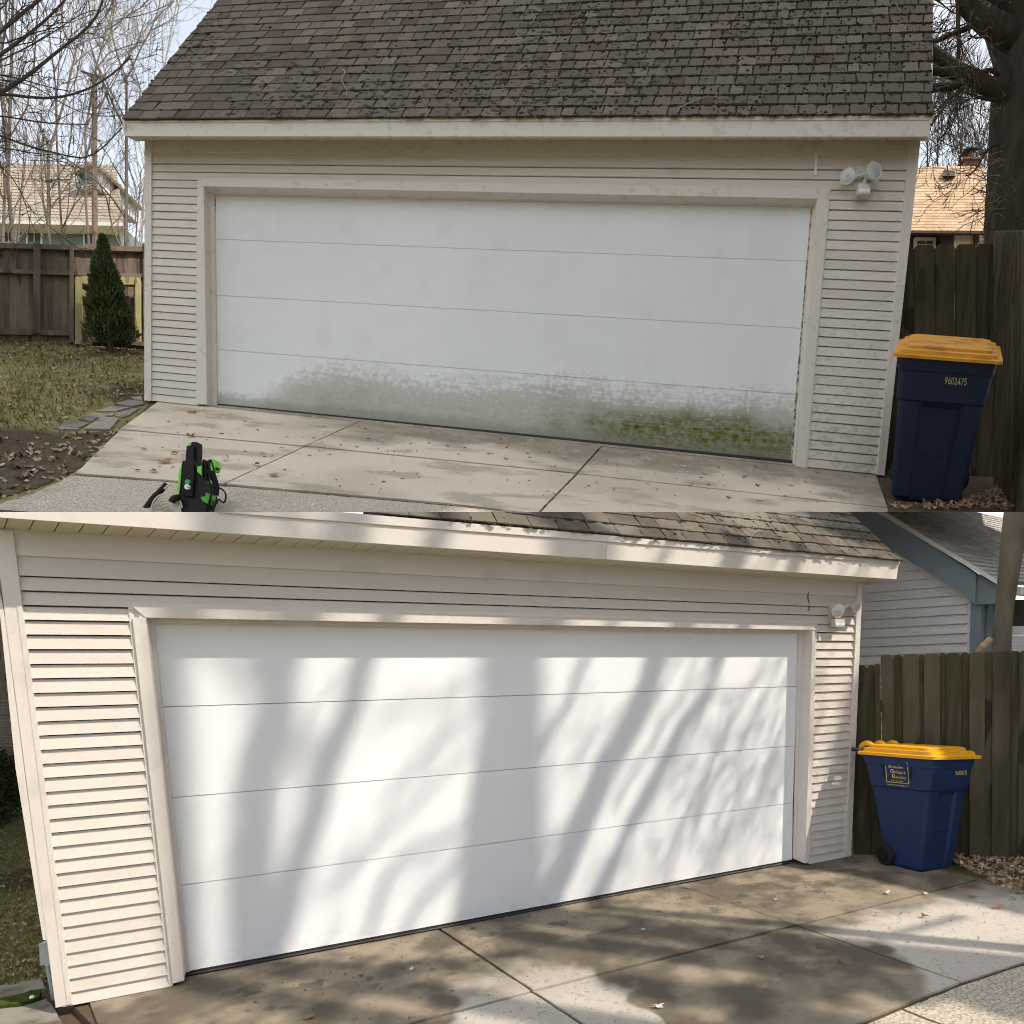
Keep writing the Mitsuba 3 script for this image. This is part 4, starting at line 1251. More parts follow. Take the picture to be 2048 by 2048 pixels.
for j in range(9):
    a = 1215 + j * 16
    q = [(a + 10, 930 + 8 * j), (a - 4 + wk.uniform(-6, 6), 760), (a + 18, 590 - 6 * abs(4 - j) + 12), (a + 60 + 6 * j, 700 + 20 * j), (1400 + 12 * j, 1000), (1430 + 9 * j, 1230 + 20 * (j % 3))]
    L3 = [at(*p, WY - .06 + .012 * (j % 4)) for p in wp(q)]
    part(PWK, 'cord_loop', tube(smooth_line(L3, 22), .0075, 6), 'm_black_rough', smooth=50)
part(PWK, 'hanging_cord', tube(smooth_line([at(*p, WY - .07) for p in wp([(1400, 1010), (1500, 1100), (1600, 1160), (1660, 1300), (1600, 1400), (1520, 1340), (1490, 1400), (1440, 1440), (1405, 1380)])], 34), .007, 6), 'm_black_rough', smooth=50)
part(PWK, 'hanging_cord', tube(smooth_line([at(*p, WY - .05) for p in wp([(1230, 920), (1350, 1010), (1380, 1200), (1350, 1400), (1330, 1620)])], 20), .007, 6), 'm_black_rough', smooth=50)
part(PWK, 'hanging_cord', tube(smooth_line([at(*p, WY - .055) for p in wp([(1470, 1280), (1460, 1420), (1410, 1560), (1395, 1680)])], 16), .007, 6), 'm_black_rough', smooth=50)
# the high-pressure hose: one long coil hung on the left, and the lance
coil = []
for j in range(7):
    cx, cy = 505 + 12 * j, 1600 + 16 * j
    rx, ry = 285 - 32 * j, 360 - 42 * j
    for a in np.linspace(0, 2 * math.pi, 30, endpoint=False):
        coil.append(at(*wp([(cx + rx * math.cos(a) - 60 * math.sin(a) * .4, cy - ry * math.sin(a) * (1 if math.sin(a) > 0 else .55))])[0], WY - .10 + .008 * j + .012 * math.sin(a * 2 + j)))
part(PWK, 'hose', tube(smooth_line(coil, 420), .0068, 7), 'm_hose', smooth=50, label='coiled beige high-pressure hose')
part(PWK, 'hose', tube(smooth_line([at(*p, WY - .11) for p in wp([(470, 1140), (560, 1062), (640, 1050), (700, 1130), (745, 1290), (790, 1420), (810, 1500)])], 26), .0072, 7), 'm_hose', smooth=50)
part(PWK, 'hose_strap', tube(smooth_line([at(*p, WY - .125) for p in wp([(612, 1400), (640, 1345), (760, 1305)])], 10), .026, 7), 'm_black_rough', smooth=50)
part(PWK, 'lance', tube(np.array([at(*p, WY - .02) for p in wp([(510, 1040), (420, 1150), (250, 1330), (80, 1580), (0, 1700)])]), [.018, .022, .025, .027, .027], 9), 'm_black_rough', smooth=50)


# ================================================================ lower picture: driveway, fence, bin, neighbour
solo('ground', (np.array([[-160, -160, -.9], [160, -160, -.9], [160, 160, -.9], [-160, 160, -.9]]), np.array([[0, 1, 2], [0, 2, 3]])), 'm_soil', 'bare ground far around', kind='structure')
yard2 = Polygon([(-26, -22), (30, -22), (30, 14), (-26, 14)])
solo('yard', flat(LG, yard2, -.16, -.06), 'm_lawn', 'shaded yard around the lower garage', kind='structure')
DL = thing('driveway', 'concrete apron with wet brown silt, and shade painted at its right end, in front of the clean door', kind='structure')
slabsL = [[(144, 2008), (859, 1855), (1065, 1982), (819, 2047), (480, 2140), (260, 2110), (191, 2047)], [(859, 1855), (1339, 1768), (1593, 1850), (1065, 1982)],
          [(1339, 1768), (1702, 1711), (1800, 1714), (1958, 1758), (1593, 1850)], [(1065, 1982), (819, 2047), (480, 2140), (700, 2300), (1560, 2300)],
          [(1065, 1982), (1593, 1850), (1924, 1962.7), (1796, 2013), (1713.5, 2047), (1560, 2110), (1350, 2160)], [(1593, 1850), (1958, 1758), (2200, 1800), (2300, 1850), (2048, 1923), (1924, 1962.7)]]


for i, q in enumerate(slabsL):
    pts = LG.p2(q)
    if i < 3:
        pts[0] = (pts[0][0], pts[0][1] + .25); pts[1] = (pts[1][0], pts[1][1] + .25)
    po = Polygon(pts).buffer(0).buffer(-.009)
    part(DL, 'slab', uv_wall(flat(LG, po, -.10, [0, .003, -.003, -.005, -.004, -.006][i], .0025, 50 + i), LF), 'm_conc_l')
part(DL, 'joint_filling', flat(LG, Polygon(LG.p2([(144, 2004), (1702, 1709), (1800, 1714), (1958, 1758), (2200, 1800), (2300, 1860), (1560, 2300), (600, 2300), (191, 2050)])).buffer(0), -.09, -.016), 'm_dirt')
fr2 = LG.p2([(2330, 1830), (2048, 1927), (1926, 1966), (1798, 2016.5), (1715, 2050.5), (1560, 2114)])
rough = Polygon(fr2 + [(fr2[-1][0] - .2, fr2[-1][1] - 4.5), (fr2[0][0] + 2, fr2[0][1] - 5)])
crk = LineString(LG.p2([(1803, 2013), (1850, 2032), (1900, 2050), (2000, 2110)])).buffer(.010)
for g in getattr(rough.difference(crk), 'geoms', [rough.difference(crk)]):
    part(DL, 'rough_slab', flat(LG, g, -.10, -.012, .004, 77), 'm_agg', label='rough cracked aggregate slab at the lower right')
# side yard on the left: pavers, moss
PV = thing('side_path', 'mossy paving stones beside the left corner of the lower garage', kind='structure')
for i, q in enumerate([[(-60, 2012), (40, 2002), (96, 1985), (128, 2030), (60, 2040), (-60, 2060)], [(-60, 2064), (62, 2044), (130, 2034), (190, 2060), (170, 2100), (-60, 2130)], [(-60, 1966), (30, 1958), (84, 1945), (96, 1966), (40, 1978), (-60, 1996)]]):
    part(PV, 'stone', flat(LG, Polygon(LG.p2(q)).buffer(0).buffer(-.012), -.09, -.03, .006, 90 + i), 'm_flag', rnd=(.15 + .2 * i, .4))
part(PV, 'moss_cushion', flat(LG, Polygon(LG.p2([(-10, 1994), (22, 1990), (60, 1976), (82, 1974), (78, 1990), (40, 2002), (-10, 2008)])).buffer(0), -.05, -.012, .02, 99), 'm_mossy')
solo('pebble', (lambda m: (np.array(m.vertices) * [.014, .014, .01] + LG.px(64, 1994, .005), np.array(m.faces)))(trimesh.creation.icosphere(subdivisions=2)), 'm_white', 'white pebble on the moss beside the garage corner', 'pebble', smooth=True)
part(GL, 'side_return', vplate(type('V', (), {'px': LF.px, 'n': LF.out}), [(-8, 1150), (11, 1236), (49, 1536), (95, 1880), (86, 1880), (31, 1536), (4, 1240)], -.10, .020), 'm_trim')
# grey meter box with its pipe on the garage's side
VBX = vplane(LG.px(60, 1990), LG.px(140, 1990))
MB = thing('meter_box', 'small grey metal box low on the left side of the lower garage', 'box')
part(MB, 'cabinet', vplate(VBX, [(78, 1890), (98, 1887), (101, 1929), (80, 1931)], -.12, .0), 'm_metal_box')
part(MB, 'cover', vplate(VBX, [(76.5, 1888), (98, 1884), (98, 1888), (77, 1892)], -.12, .008), 'm_metal_box')
part(MB, 'conduit', tube(np.array([VBX.px(97, 1929, -.07), VBX.px(112, 2010, -.07)]), .017, 8), 'm_metal_box')

# dark hedge, wire fence and leaf litter on the left
HD = thing('hedge_bush', 'dark evergreen bush at the left edge of the lower picture', 'bush')
hb = LG.px(-10, 1655)
vs, us = [], []
for _ in range(5000):
    d = unit(rg.normal(size=3)); rr_ = rg.uniform(.45, 1.0)
    P = hb + Z * .62 + d * rr_ * np.array([.52, .5, .62]) * (.8 + .35 * nnoise(d * 2.5 + 4))
    a = unit(d + rg.normal(size=3) * .6); s_ = rg.uniform(.025, .05); sd = unit(np.cross(a, rg.normal(size=3))) * s_ * .4
    vs += [P - a * s_, P + sd, P + a * s_, P - sd]; us += [[rg.random() * .5, rg.random()]] * 4
k = np.arange(len(vs) // 4)[:, None] * 4
part(HD, 'foliage', (np.array(vs), np.concatenate([k + [0, 1, 2], k + [0, 2, 3]]), np.array(us)), 'm_conifer')
part(HD, 'stem', join([tube(np.array([hb - Z * .1, hb + Z * .5 + np.array([dx, 0, 0])]), [.03, .012], 5) for dx in (-.2, 0, .2)]), 'm_bark')
VQ = vplane(LG.px(-120, 1520), LG.px(90, 1510))
QF = thing('board_fence', 'brown board fence far behind the wire fence at the left edge', 'fence')
for i in range(16):
    part(QF, 'board', vplate(VQ, [(-140 + i * 14, 1160), (-127 + i * 14, 1160), (-127 + i * 14, 1530), (-140 + i * 14, 1530)], -.02, .0), 'm_wood_u', rnd=(rl.random(), .4))
VW = vplane(LG.px(-30, 1560), LG.px(80, 1556))
WF = thing('wire_fence', 'grey wire mesh fence far left behind the lower garage', 'fence')
wr = []
for i in range(16):
    x_ = -30 + i * 4.4
    wr.append(tube(np.array([VW.px(x_, 1400), VW.px(x_, 1492)]), .004, 4))
for i in range(15):
    y_ = 1402 + i * 6.4
    wr.append(tube(np.array([VW.px(-30, y_), VW.px(36, y_)]), .004, 4))
part(WF, 'mesh', join(wr), 'm_wire')
part(WF, 'post', tube(np.array([VW.px(35, 1395), VW.px(35, 1560)]), .02, 6), 'm_wire')
lv = []
for _ in range(700):
    a = LG.px(rl.uniform(-60, 110), 1560 + 420 * rl.random() ** 1.5, -.055)
    m = leaf_mesh(a, rl.uniform(.02, .05), unit(Z + np.array([rl.uniform(-.4, .4), rl.uniform(-.4, .4), 0])), rl, .5)
    lv.append((m[0], m[1], np.tile([rl.random(), rl.random()], (len(m[0]), 1))))
solo('leaf_litter', join(lv), 'm_leaf', 'dead leaves on the shaded grass left of the lower garage', 'leaves', kind='stuff')
bl = []
for _ in range(4200):
    a = LG.px(rl.uniform(-40, 112), 1600 + 370 * rl.random() ** 1.2, -.06)
    h_, t_ = rl.uniform(.03, .08), rl.uniform(0, 6.28)
    d = np.array([math.cos(t_), math.sin(t_), 0])
    bl.append((np.array([a - d * .004, a + d * .004, a + Z * h_ + np.array([d[1], d[0], 0]) * h_ * .5]), np.array([[0, 1, 2]]), np.tile([rl.random() * .6, rl.random() * .8], (3, 1))))
solo('grass', join(bl), 'm_grass', 'short shaded grass left of the lower garage', 'grass', kind='stuff')

# fence on the right
VL = vplane(LG.px(1702, 1708), LG.px(2048, 1722))
FB = thing('board_fence', 'greenish weathered board fence behind the lower recycling bin', 'fence')
bd = [(1700, 1734.5, 1331, 0), (1736, 1748, 1330, -.02), (1749, 1760.5, 1327, 0), (1761.5, 1786.5, 1309, 0), (1788, 1803.5, 1309.5, -.02), (1804.5, 1838, 1309, 0), (1839, 1847, 1309, -.02), (1848, 1879.5, 1307.5, 0), (1880.5, 1891.5, 1306.5, -.02),
      (1892.5, 1922, 1306, 0), (1923, 1938.5, 1305.5, -.02), (1939.5, 1970, 1304.5, 0), (1971, 1984.5, 1303.5, -.02), (1985.5, 2020.5, 1303, 0), (2021.5, 2039, 1302, -.02), (2040, 2072, 1301, 0)]
for k_ in range(9):
    bd += [(2073 + 48 * k_, 2089 + 48 * k_, 1300 - k_, -.02), (2090 + 48 * k_, 2120 + 48 * k_, 1300 - k_, 0)]
for a, b, yt, dz in bd:
    if dz < 0:
        a, b = a - 2.6, b + 2.6
    c_ = min(7, (b - a) * .4)
    P_ = [(a, yt + c_), (a + c_ * .35, yt + c_ * .35), (a + c_, yt), (b - c_, yt), (b - c_ * .35, yt + c_ * .35), (b, yt + c_), (b + (1925 - b) * .035, 1735 + max(0, b - 2072) * .07), (a + (1925 - a) * .035, 1735 + max(0, a - 2072) * .07)]
    part(FB, 'board', vplate(VL, P_, -.022 + dz * 1.3, dz * 1.3 + rng.uniform(-.004, .003)), 'm_wood_l', rnd=(rng.random(), rng.random()))
for y_ in (1400, 1640):
    part(FB, 'rail', vplate(VL, [(1700, y_), (2490, y_), (2490, y_ + 24), (1700, y_ + 24)], -.12, -.055), 'm_wood_l', rnd=(.4, .4))
lv = []
for _ in range(1500):
    x_, y_ = rl.uniform(1900, 2090), rl.uniform(1700, 1800)
    if y_ < 1703 + (x_ - 1905) * .115 or y_ > 1722 + (x_ - 1905) * .5 or (y_ > 1745 and rl.random() < .45):
        continue
    m = leaf_mesh(LG.px(x_, y_, rl.random() * .05 - .02), rl.uniform(.02, .05), unit(Z + np.array([rl.uniform(-.6, .6), rl.uniform(-.6, .6), 0])), rl, .6)
    lv.append((m[0], m[1], np.tile([rl.random(), rl.random()], (len(m[0]), 1))))
solo('leaf_litter', join(lv), 'm_leaf', 'brown leaves heaped at the fence right of the lower bin', 'leaves', kind='stuff')

# the lower bin, turned sideways
FLb, RLb, FRb = LG.px(1842, 1746), LG.px(1770, 1728), LG.px(1907, 1735)
FLt, RLt, FRt = at(1862, 1514, FLb[1] - .07), at(1729, 1504, RLb[1] + .03), at(1947, 1512, FRb[1] - .03)
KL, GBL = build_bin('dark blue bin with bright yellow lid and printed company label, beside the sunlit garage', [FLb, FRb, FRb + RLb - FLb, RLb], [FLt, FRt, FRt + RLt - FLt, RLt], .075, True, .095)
ex_ = unit(GBL(-1, -1, .8) - GBL(-1, 1, .8)); ey_ = unit(GBL(-1, 0, .95) - GBL(-1, 0, .75))
side = lambda t_, k_: GBL(-1.062, t_, k_)       # noqa: E731
hL = np.linalg.norm(GBL(0, 0, 1) - GBL(0, 0, 0))
wL = np.linalg.norm(GBL(-1, -1, .85) - GBL(-1, 1, .85))
O_ = side(.36, .755)
lw, lh = wL * .37, hL * .185
for (x0, y0, x1, y1) in ((0, 0, lw, .004), (0, lh - .004, lw, lh), (0, 0, .004, lh), (lw - .004, 0, lw, lh)):
    f_ = np.array([O_ + ex_ * a + ey_ * b for a, b in ((x0, y0), (x1, y0), (x1, y1), (x0, y1))])
    nn = unit(np.cross(ex_, ey_))
    part(KL, 'label_border', hexa(f_ + nn * .0015, f_ - nn * .004), 'm_print')
for txt, x_, y_, h_, w_ in (('E', .13, .70, .030, None), ('xclusive', .27, .70, .020, .50), ('G', .20, .46, .030, None), ('arbage &', .35, .46, .020, .52), ('R', .26, .22, .030, None), ('ecycling', .42, .22, .020, .45), ('616-677-4944', .22, .07, .011, .54)):
    write_on(KL, txt, O_ + ex_ * lw * x_ + ey_ * lh * y_, ex_, ey_, h_ * lh / .17, 'label_print', bold=len(txt) == 1, width=None if w_ is None else w_ * lw)
write_on(KL, 'www.exclusivewaste.com', O_ + ex_ * lw * .02 - ey_ * lh * .13, ex_, ey_, .011, 'label_print', width=lw * .92)
ex_ = unit(GBL(1, -1, .8) - GBL(-1, -1, .8)); ey_ = unit(GBL(0, -1, .9) - GBL(0, -1, .75))
write_on(KL, '9601475', GBL(.15, -1.056, .84), ex_, ey_, .035, 'number_print', width=.12, label='stencilled number 9601475 in yellow')

build_floodlight('twin-head floodlight with one head past the wall corner on the sunlit garage', LF, [(1661, 1204), (1684, 1206), (1683, 1244), (1660, 1243)],
                 [(1676.5, 1222, 13.5, (-.35, 1, -.3), .15), (1714.5, 1213, 12.4, (.25, 1, -.25), .13)], [(1670, 1238), (1690, 1238), (1689, 1253), (1671, 1253)], .075)
solo('siding_tear', join([tube(smooth_line([LF.px(x, y, .016) for x, y in [(1617, 1184), (1616, 1196), (1618, 1206), (1616, 1222)]], 10), .004, 5)]), 'm_gap', 'dark tear in the siding left of the lower floodlight', 'tear')
roof_twig([(1502, 1090), (1500, 1080), (1504, 1072), (1519, 1062), (1537, 1064)], 'thin bent white twig on the lower roof', .005, R=RL, off=.02)

# ---------------------------------------------------------------- grey-blue neighbour house on the right of the lower picture
H0 = at(1940, 1300, 8.3)
VH = vplane(H0, H0 + np.array([-.707, 1.0, 0]) * 4)
BH = thing('neighbour_house', 'neighbour house with pale siding, slate-blue rake board and grey shingle roof', 'house')
part(BH, 'gable_wall', vplate(VH, [(1600, 1040), (1700, 1010), (1960, 1170), (1960, 1420), (1600, 1440)], -.25, -.03), 'm_gap')
# siding courses between converging lines, clipped under the rake
top = lambda x: 1103.5 + (x - 1785) * .607      # noqa: E731
for k in range(26):
    s0 = lambda x, k_: 1294 + (x - 1721) * -.043 + (k_ - 13) * 17.9 + (k_ - 13) * (x - 1721) * .0098 * .62      # noqa: E731
    xl, xr = 1650, 1939.5
    P_ = Polygon([(xl, s0(xl, k)), (xr, s0(xr, k)), (xr, s0(xr, k + 1)), (xl, s0(xl, k + 1))]).intersection(Polygon([(xl, top(xl)), (1940, top(1940)), (1934, 1420), (xl, 1460)]))
    if P_.is_empty or P_.area < 20:
        continue
    q = [c_ for c_ in list(P_.exterior.coords)[:-1]]
    f_ = []
    for x_, y_ in q:
        t_ = (y_ - s0(x_, k)) / max(1e-6, s0(x_, k + 1) - s0(x_, k))
        f_.append(VH.px(x_, y_, .002 + .034 * max(0, min(1, t_))))
    f_ = np.array(f_)
    part(BH, 'siding_course', prism(f_, f_ - VH.n * .03), 'm_lilac', rnd=(rng.random(), .5))
part(BH, 'rake_trim', vplate(VH, [(1640, top(1640) - 4), (1941, top(1941) - 4), (1941, top(1941) + 3), (1640, top(1640) + 3)], -.02, .035), 'm_white')
part(BH, 'corner_trim', vplate(VH, [(1937, 1197), (1942, 1197), (1935.5, 1420), (1930.5, 1420)], -.02, .032), 'm_white')
part(BH, 'rake_board', vplate(VH, [(1640, 942), (1700, 985), (1952, 1149), (1950, 1209), (1941, 1196), (1640, top(1640) - 3)], .04, .14), 'm_slate')
part(BH, 'eave_return', vplate(VH, [(1952, 1148), (1996, 1171), (1992, 1207.5), (1950, 1209)], -.02, .10), 'm_slate')
part(BH, 'corner_board', vplate(VH, [(1941.5, 1199), (1963, 1209), (1957, 1420), (1936, 1420)], -.04, .045), 'm_slate')
part(BH, 'porch_side', vplate(VH, [(1963, 1207), (1976, 1207), (1970, 1420), (1957, 1420)], -.25, -.1), 'm_slate')
part(BH, 'porch_wall', vplate(VH, [(1976, 1200), (2120, 1200), (2120, 1252), (1974, 1252)], -.45, -.35), 'm_brown')
for k in range(8):
    part(BH, 'porch_course', vplate(VH, [(1974, 1252 + 19 * k), (2120, 1252 + 19 * k), (2120, 1270.4 + 19 * k), (1973, 1270.4 + 19 * k)], -.44, -.33 + .01 * (k % 2)), 'm_lilac', rnd=(.5, .5))
e_h = -VH.n                                       # along the eave, away from the gable
A0, A1 = VH.px(1996, 1161, .22), VH.px(1756, 1016, .22)
up_r = unit(A1 - A0)
RH = Plane(np.cross(e_h, up_r) * np.sign(np.cross(e_h, up_r)[2]), A0, e_h)
rp = RH.to2(RH.px(1972, 1029))
y_up = unit(np.array(RH.to2(A1)) - np.array(RH.to2(A0)))
top_h = abs(np.dot(rp, y_up))
nrow = 24
roofH = []
for k in range(nrow):
    a, b = k / nrow * top_h, (k + 1.15) / nrow * top_h
    q2 = np.array([y_up * a, y_up * a + [7.5, 0], y_up * b + [7.5, 0], y_up * b])
    f_ = RH.to3(q2, np.array([.022, .022, .004, .004]))
    bk = RH.to3(q2, np.array([0, 0, -.004, -.004]))
    v_, fc = hexa(f_, bk)
    uvk = np.array([[0, k + .2], [7.5, k + .2], [7.5, k + .8], [0, k + .8]])
    roofH.append((v_, fc, np.vstack([uvk, uvk])))
part(BH, 'roof', join(roofH), 'm_roof_grey')
q2 = np.array([y_up * 0, y_up * 0 + [7.5, 0], y_up * top_h + [7.5, 0], y_up * top_h])
part(BH, 'roof_deck', hexa(RH.to3(q2, np.full(4, -.01)), RH.to3(q2, np.full(4, -.03))), 'm_roof_grey')
part(BH, 'drip_edge', vplate(VH, [(1640, 946 + 0), (1996, 1160.5), (1996, 1170), (1640, 956)], .10, .225), 'm_white')
part(BH, 'gutter', obox(A0 - RH.n * .14 - Z * .02 + e_h * .5, e_h * 7, unit(np.cross(e_h, Z)) * .1, Z * .09), 'm_white')

# the slim tree before it and a sawn branch on the fence
TT = thing('bare_tree', 'slim grey-brown tree trunk rising behind the lower fence at the right edge', 'tree')
def cut_back(mesh):
    m = trimesh.Trimesh(*mesh[:2], process=True)
    trimesh.repair.fix_normals(m)
    m = trimesh.intersections.slice_mesh_plane(m, -BOUND, C, cap=True, engine='earcut')
    return np.array(m.vertices), np.array(m.faces)


tp = [(2001, 1560, 22), (2003, 1293, 19), (2008, 1222, 18.3), (2015, 1166, 17.5), (2023, 1103, 16.5), (2030, 1060, 19), (2036, 1024, 24), (2048, 950, 26)]
P_ = [at(x, y, 7.1) for x, y, r_ in tp]
part(TT, 'trunk', cut_back(tube(smooth_line(P_, 24), np.interp(np.linspace(0, 1, 24), np.linspace(0, 1, len(tp)), [r_ * 7.1 / FOC for x, y, r_ in tp]), 14)), 'm_bark_l', smooth=60)
solo('sawn_branch', tube(np.array([at(1955, 1312, 6.75), at(1966, 1293, 6.7), at(1981, 1278, 6.7)]), [.038, .036, .032], 9), 'm_cutwood', 'stub of a sawn tan branch leaning over the lower fence', 'branch', smooth=40)

# fallen leaves and crumbs on the lower driveway
for (x, y, s_, m_, tx) in [(1772, 1787, .045, 'm_leaf_pale', 'pale lobed leaf before the lower bin'), (1853, 1788, .045, 'm_leaf_pale', 'pale leaf at the end of the far joint'), (1941, 1792, .05, 'm_leaf_rust', 'rust leaf on the shadow line at the right'),
                           (1993, 1814, .055, 'm_leaf_rust', 'rust-brown leaf nearest the right edge'), (1755, 1829, .035, 'm_leaf_rust', 'small red leaf on the right slab'), (1801, 1829, .022, 'm_leaf_brown', 'dark leaf scrap right of the red one'),
                           (1850, 1834, .045, 'm_leaf_brown', 'two-part brown leaf on the right slab'), (1552, 1800, .025, 'm_leaf_pale', 'pale scrap near the right door corner'), (2026, 1797, .035, 'm_leaf', 'tan leaf in the shade at the right'),
                           (1284, 1861, .03, 'm_leaf_pale', 'pale tan leaf on the middle slab'), (1316, 2014, .055, 'm_leaf_pale', 'pale curled leaf at the bottom, centre right'), (1522, 1915, .035, 'm_leaf_rust', 'rust scrap on the front slab'),
                           (1532, 1976, .03, 'm_leaf_rust', 'orange scrap lower on the front slab'), (947, 1858, .035, 'm_leaf_brown', 'brown leaf under the door right of the left joint'), (618, 2037, .05, 'm_leaf_brown', 'brown leaf at the bottom edge, left'),
                           (722, 1953, .035, 'm_leaf_brown', 'brown twig-like leaf on the left slab'), (827, 1939, .03, 'm_leaf_pale', 'pale crumbled leaf on the left slab'), (1679, 1924, .035, 'm_leaf_brown', 'dark wet leaf on the front slab'), (1636, 1894, .035, 'm_leaf_brown', 'dark leaf near the crossing of the right joints')]:
    solo('fallen_leaf', leaf_mesh(LG.px(x, y, .003), s_, LG.n, rl), m_, tx, 'leaf', 'fallen leaves on the lower driveway')
cr = []
pd = Polygon(LG.p2([(330, 1980), (859, 1862), (1690, 1716), (1960, 1765), (2040, 1880), (1700, 2047), (700, 2047)]))
bx = pd.bounds
while len(cr) < 380:
    q = (rl.uniform(bx[0], bx[2]), rl.uniform(bx[1], bx[3]))
    P = LG.to3(np.array(q), .003)
    if not pd.contains(Point(q)): continue
    dist = (P - LF.W[0]) @ LF.out
    if rl.random() > 1.25 - .55 * dist: continue
    a, L_ = rl.uniform(0, 6.28), rl.uniform(.002, .009)
    d = LG.ex * math.cos(a) + LG.ey * math.sin(a)
    cr.append(tube(np.array([P - d * L_, P + LG.n * .003, P + d * L_]), [.0015, rl.uniform(.002, .0045), .0015], 4))
solo('twig_litter', join(cr), 'm_leaf_brown', 'dark crumbs and twig bits washed over the lower driveway', 'litter', kind='stuff')


# ================================================================ trees, poles and houses beyond the upper fences
def grow(acc, p, d, L, r, lvl, rg_, kids, up=.25, wander=.18, rmin=.006):
    n = 5
    pts, dd = [p], d
    for i in range(n):
        dd = unit(dd + rg_.normal(size=3) * wander * (1 if lvl else .4) + Z * up * .12)
        pts.append(pts[-1] + dd * L / n)
    acc[min(lvl, 1)].append(tube(np.array(pts), np.linspace(r, max(rmin, r * .45), n + 1), 7 if lvl == 0 else (4 if r > .015 else 3), cap=False))
    if lvl >= len(kids):
        return
    for k in range(kids[lvl]):
        t = rg_.uniform(.25, 1.0) if lvl else rg_.uniform(.28, 1.0)
        i = min(n - 1, int(t * n))
        q = pts[i] + (pts[i + 1] - pts[i]) * (t * n - i)
        a = rg_.uniform(0, 6.283)
        s1 = unit(np.cross(dd, [math.cos(a), math.sin(a), .3]))
        ang = rg_.uniform(.45, .95) if lvl else rg_.uniform(.4, .85)
        nd = unit(unit(pts[i + 1] - pts[i]) * math.cos(ang) + s1 * math.sin(ang) + Z * up)
        grow(acc, q, nd, L * rg_.uniform(.32, .55) * (1.15 - .4 * t), max(rmin, r * rg_.uniform(.32, .5)), lvl + 1, rg_, kids, up, wander, rmin)


def bare_tree(label, base, top, r, seed, kids=(11, 6, 4), mat_t='m_twig', mat_b='m_twig', group='bare trees beyond the left fence', up=.3, rmin=.006):
    g_ = np.random.default_rng(seed)
    acc = ([], [])
    d = top - base
    grow(acc, base, unit(d), np.linalg.norm(d), r * .56, 0, g_, kids, up, .16, rmin)
    K = thing('bare_tree', label, 'tree', group)
    part(K, 'trunk', join(acc[0]), mat_t, smooth=60)
    part(K, 'crown', join(acc[1]), mat_b, smooth=60)
    return K


left_trees = [  # base px, top px, distance, radius, kids, look
    ((192, 700), (187, -40), 15.0, .05, (13, 6, 3), 'm_twig', 'slim bare tree in front of the utility pole'),
    ((52, 700), (60, -120), 16.5, .08, (14, 6, 3), 'm_twig', 'bare tree with a stout straight trunk near the left edge'),
    ((97, 700), (40, -40), 17.0, .07, (14, 6, 3), 'm_twig', 'bare tree leaning left over the brown fence'),
    ((236, 700), (280, 180), 16.5, .085, (9, 5, 2), 'm_twig', 'pale trunk leaning right towards the garage eave'),
    ((275, 640), (272, -60), 18.5, .045, (13, 6, 3), 'm_sapling', 'tall pale sapling rising behind the garage corner'),
    ((297, 640), (298, 10), 19.0, .04, (9, 5, 2), 'm_sapling', 'second pale sapling right of the tallest one'),
    ((10, 700), (-60, -20), 15.5, .055, (10, 5, 3), 'm_twig', 'bare tree cut by the left edge of the picture'),
    ((150, 700), (100, 60), 21.0, .06, (14, 6, 3), 'm_twig', 'distant bare tree left of the pole'),
    ((255, 700), (262, 330), 20.0, .05, (12, 6, 3), 'm_twig', 'dense bare thicket tree low beside the garage corner'),
    ((20, 700), (25, 220), 20.0, .05, (12, 6, 3), 'm_twig', 'bushy bare tree low at the left edge')]
for i, (b, t, Y, r_, kd, m_, tx) in enumerate(left_trees):
    bare_tree(tx, at(*b, Y), at(*t, Y), r_, 100 + i, kd, m_, m_, rmin=.0033 if Y < 17 else .0045)

# near tree whose dark limbs hang into the picture from the left
NT = thing('bare_tree', 'near tree outside the left edge whose dark limbs hang into the sky', 'tree')
g_ = np.random.default_rng(7)
Yn = 9.5
nb = at(-420, 980, Yn)
nb[2] = UG.o[2] - .5 + 0
part(NT, 'trunk', tube(smooth_line([at(-430, 1000, Yn), at(-425, 600, Yn), at(-400, 250, Yn), at(-390, -200, Yn)], 14), np.linspace(.22, .13, 14), 10), 'm_limb', smooth=60)
acc = ([], [])
limbs = [([(-400, 330), (-150, 150), (0, 63), (50, 22), (92, -8)], .034), ([(-400, 420), (-140, 210), (0, 110), (60, 66), (133, -4)], .026), ([(-400, 480), (-150, 260), (0, 186), (70, 140), (125, 95), (178, 52), (206, 0)], .027),
         ([(-400, 500), (-200, 300), (0, 188), (80, 196), (160, 184), (215, 155), (250, 125), (262, 110)], .020), ([(-400, 520), (-200, 330), (0, 232), (70, 243), (130, 248), (178, 249)], .014), ([(-400, 540), (-200, 380), (0, 271), (50, 290), (120, 308), (165, 316), (200, 300), (245, 255)], .015),
         ([(-400, 520), (-200, 350), (0, 295), (60, 305), (118, 308)], .012), ([(-400, 380), (-200, 230), (0, 150), (90, 172), (180, 178)], .011), ([(-400, 300), (-150, 90), (0, 20), (20, -5)], .016), ([(-400, 420), (-180, 230), (0, 122), (110, 62), (160, 30), (210, 20)], .010),
         ([(-400, 450), (-180, 260), (0, 160), (60, 170), (130, 210), (200, 232), (250, 230)], .009), ([(-400, 560), (-200, 420), (0, 330), (40, 380), (60, 440), (90, 480)], .010)]
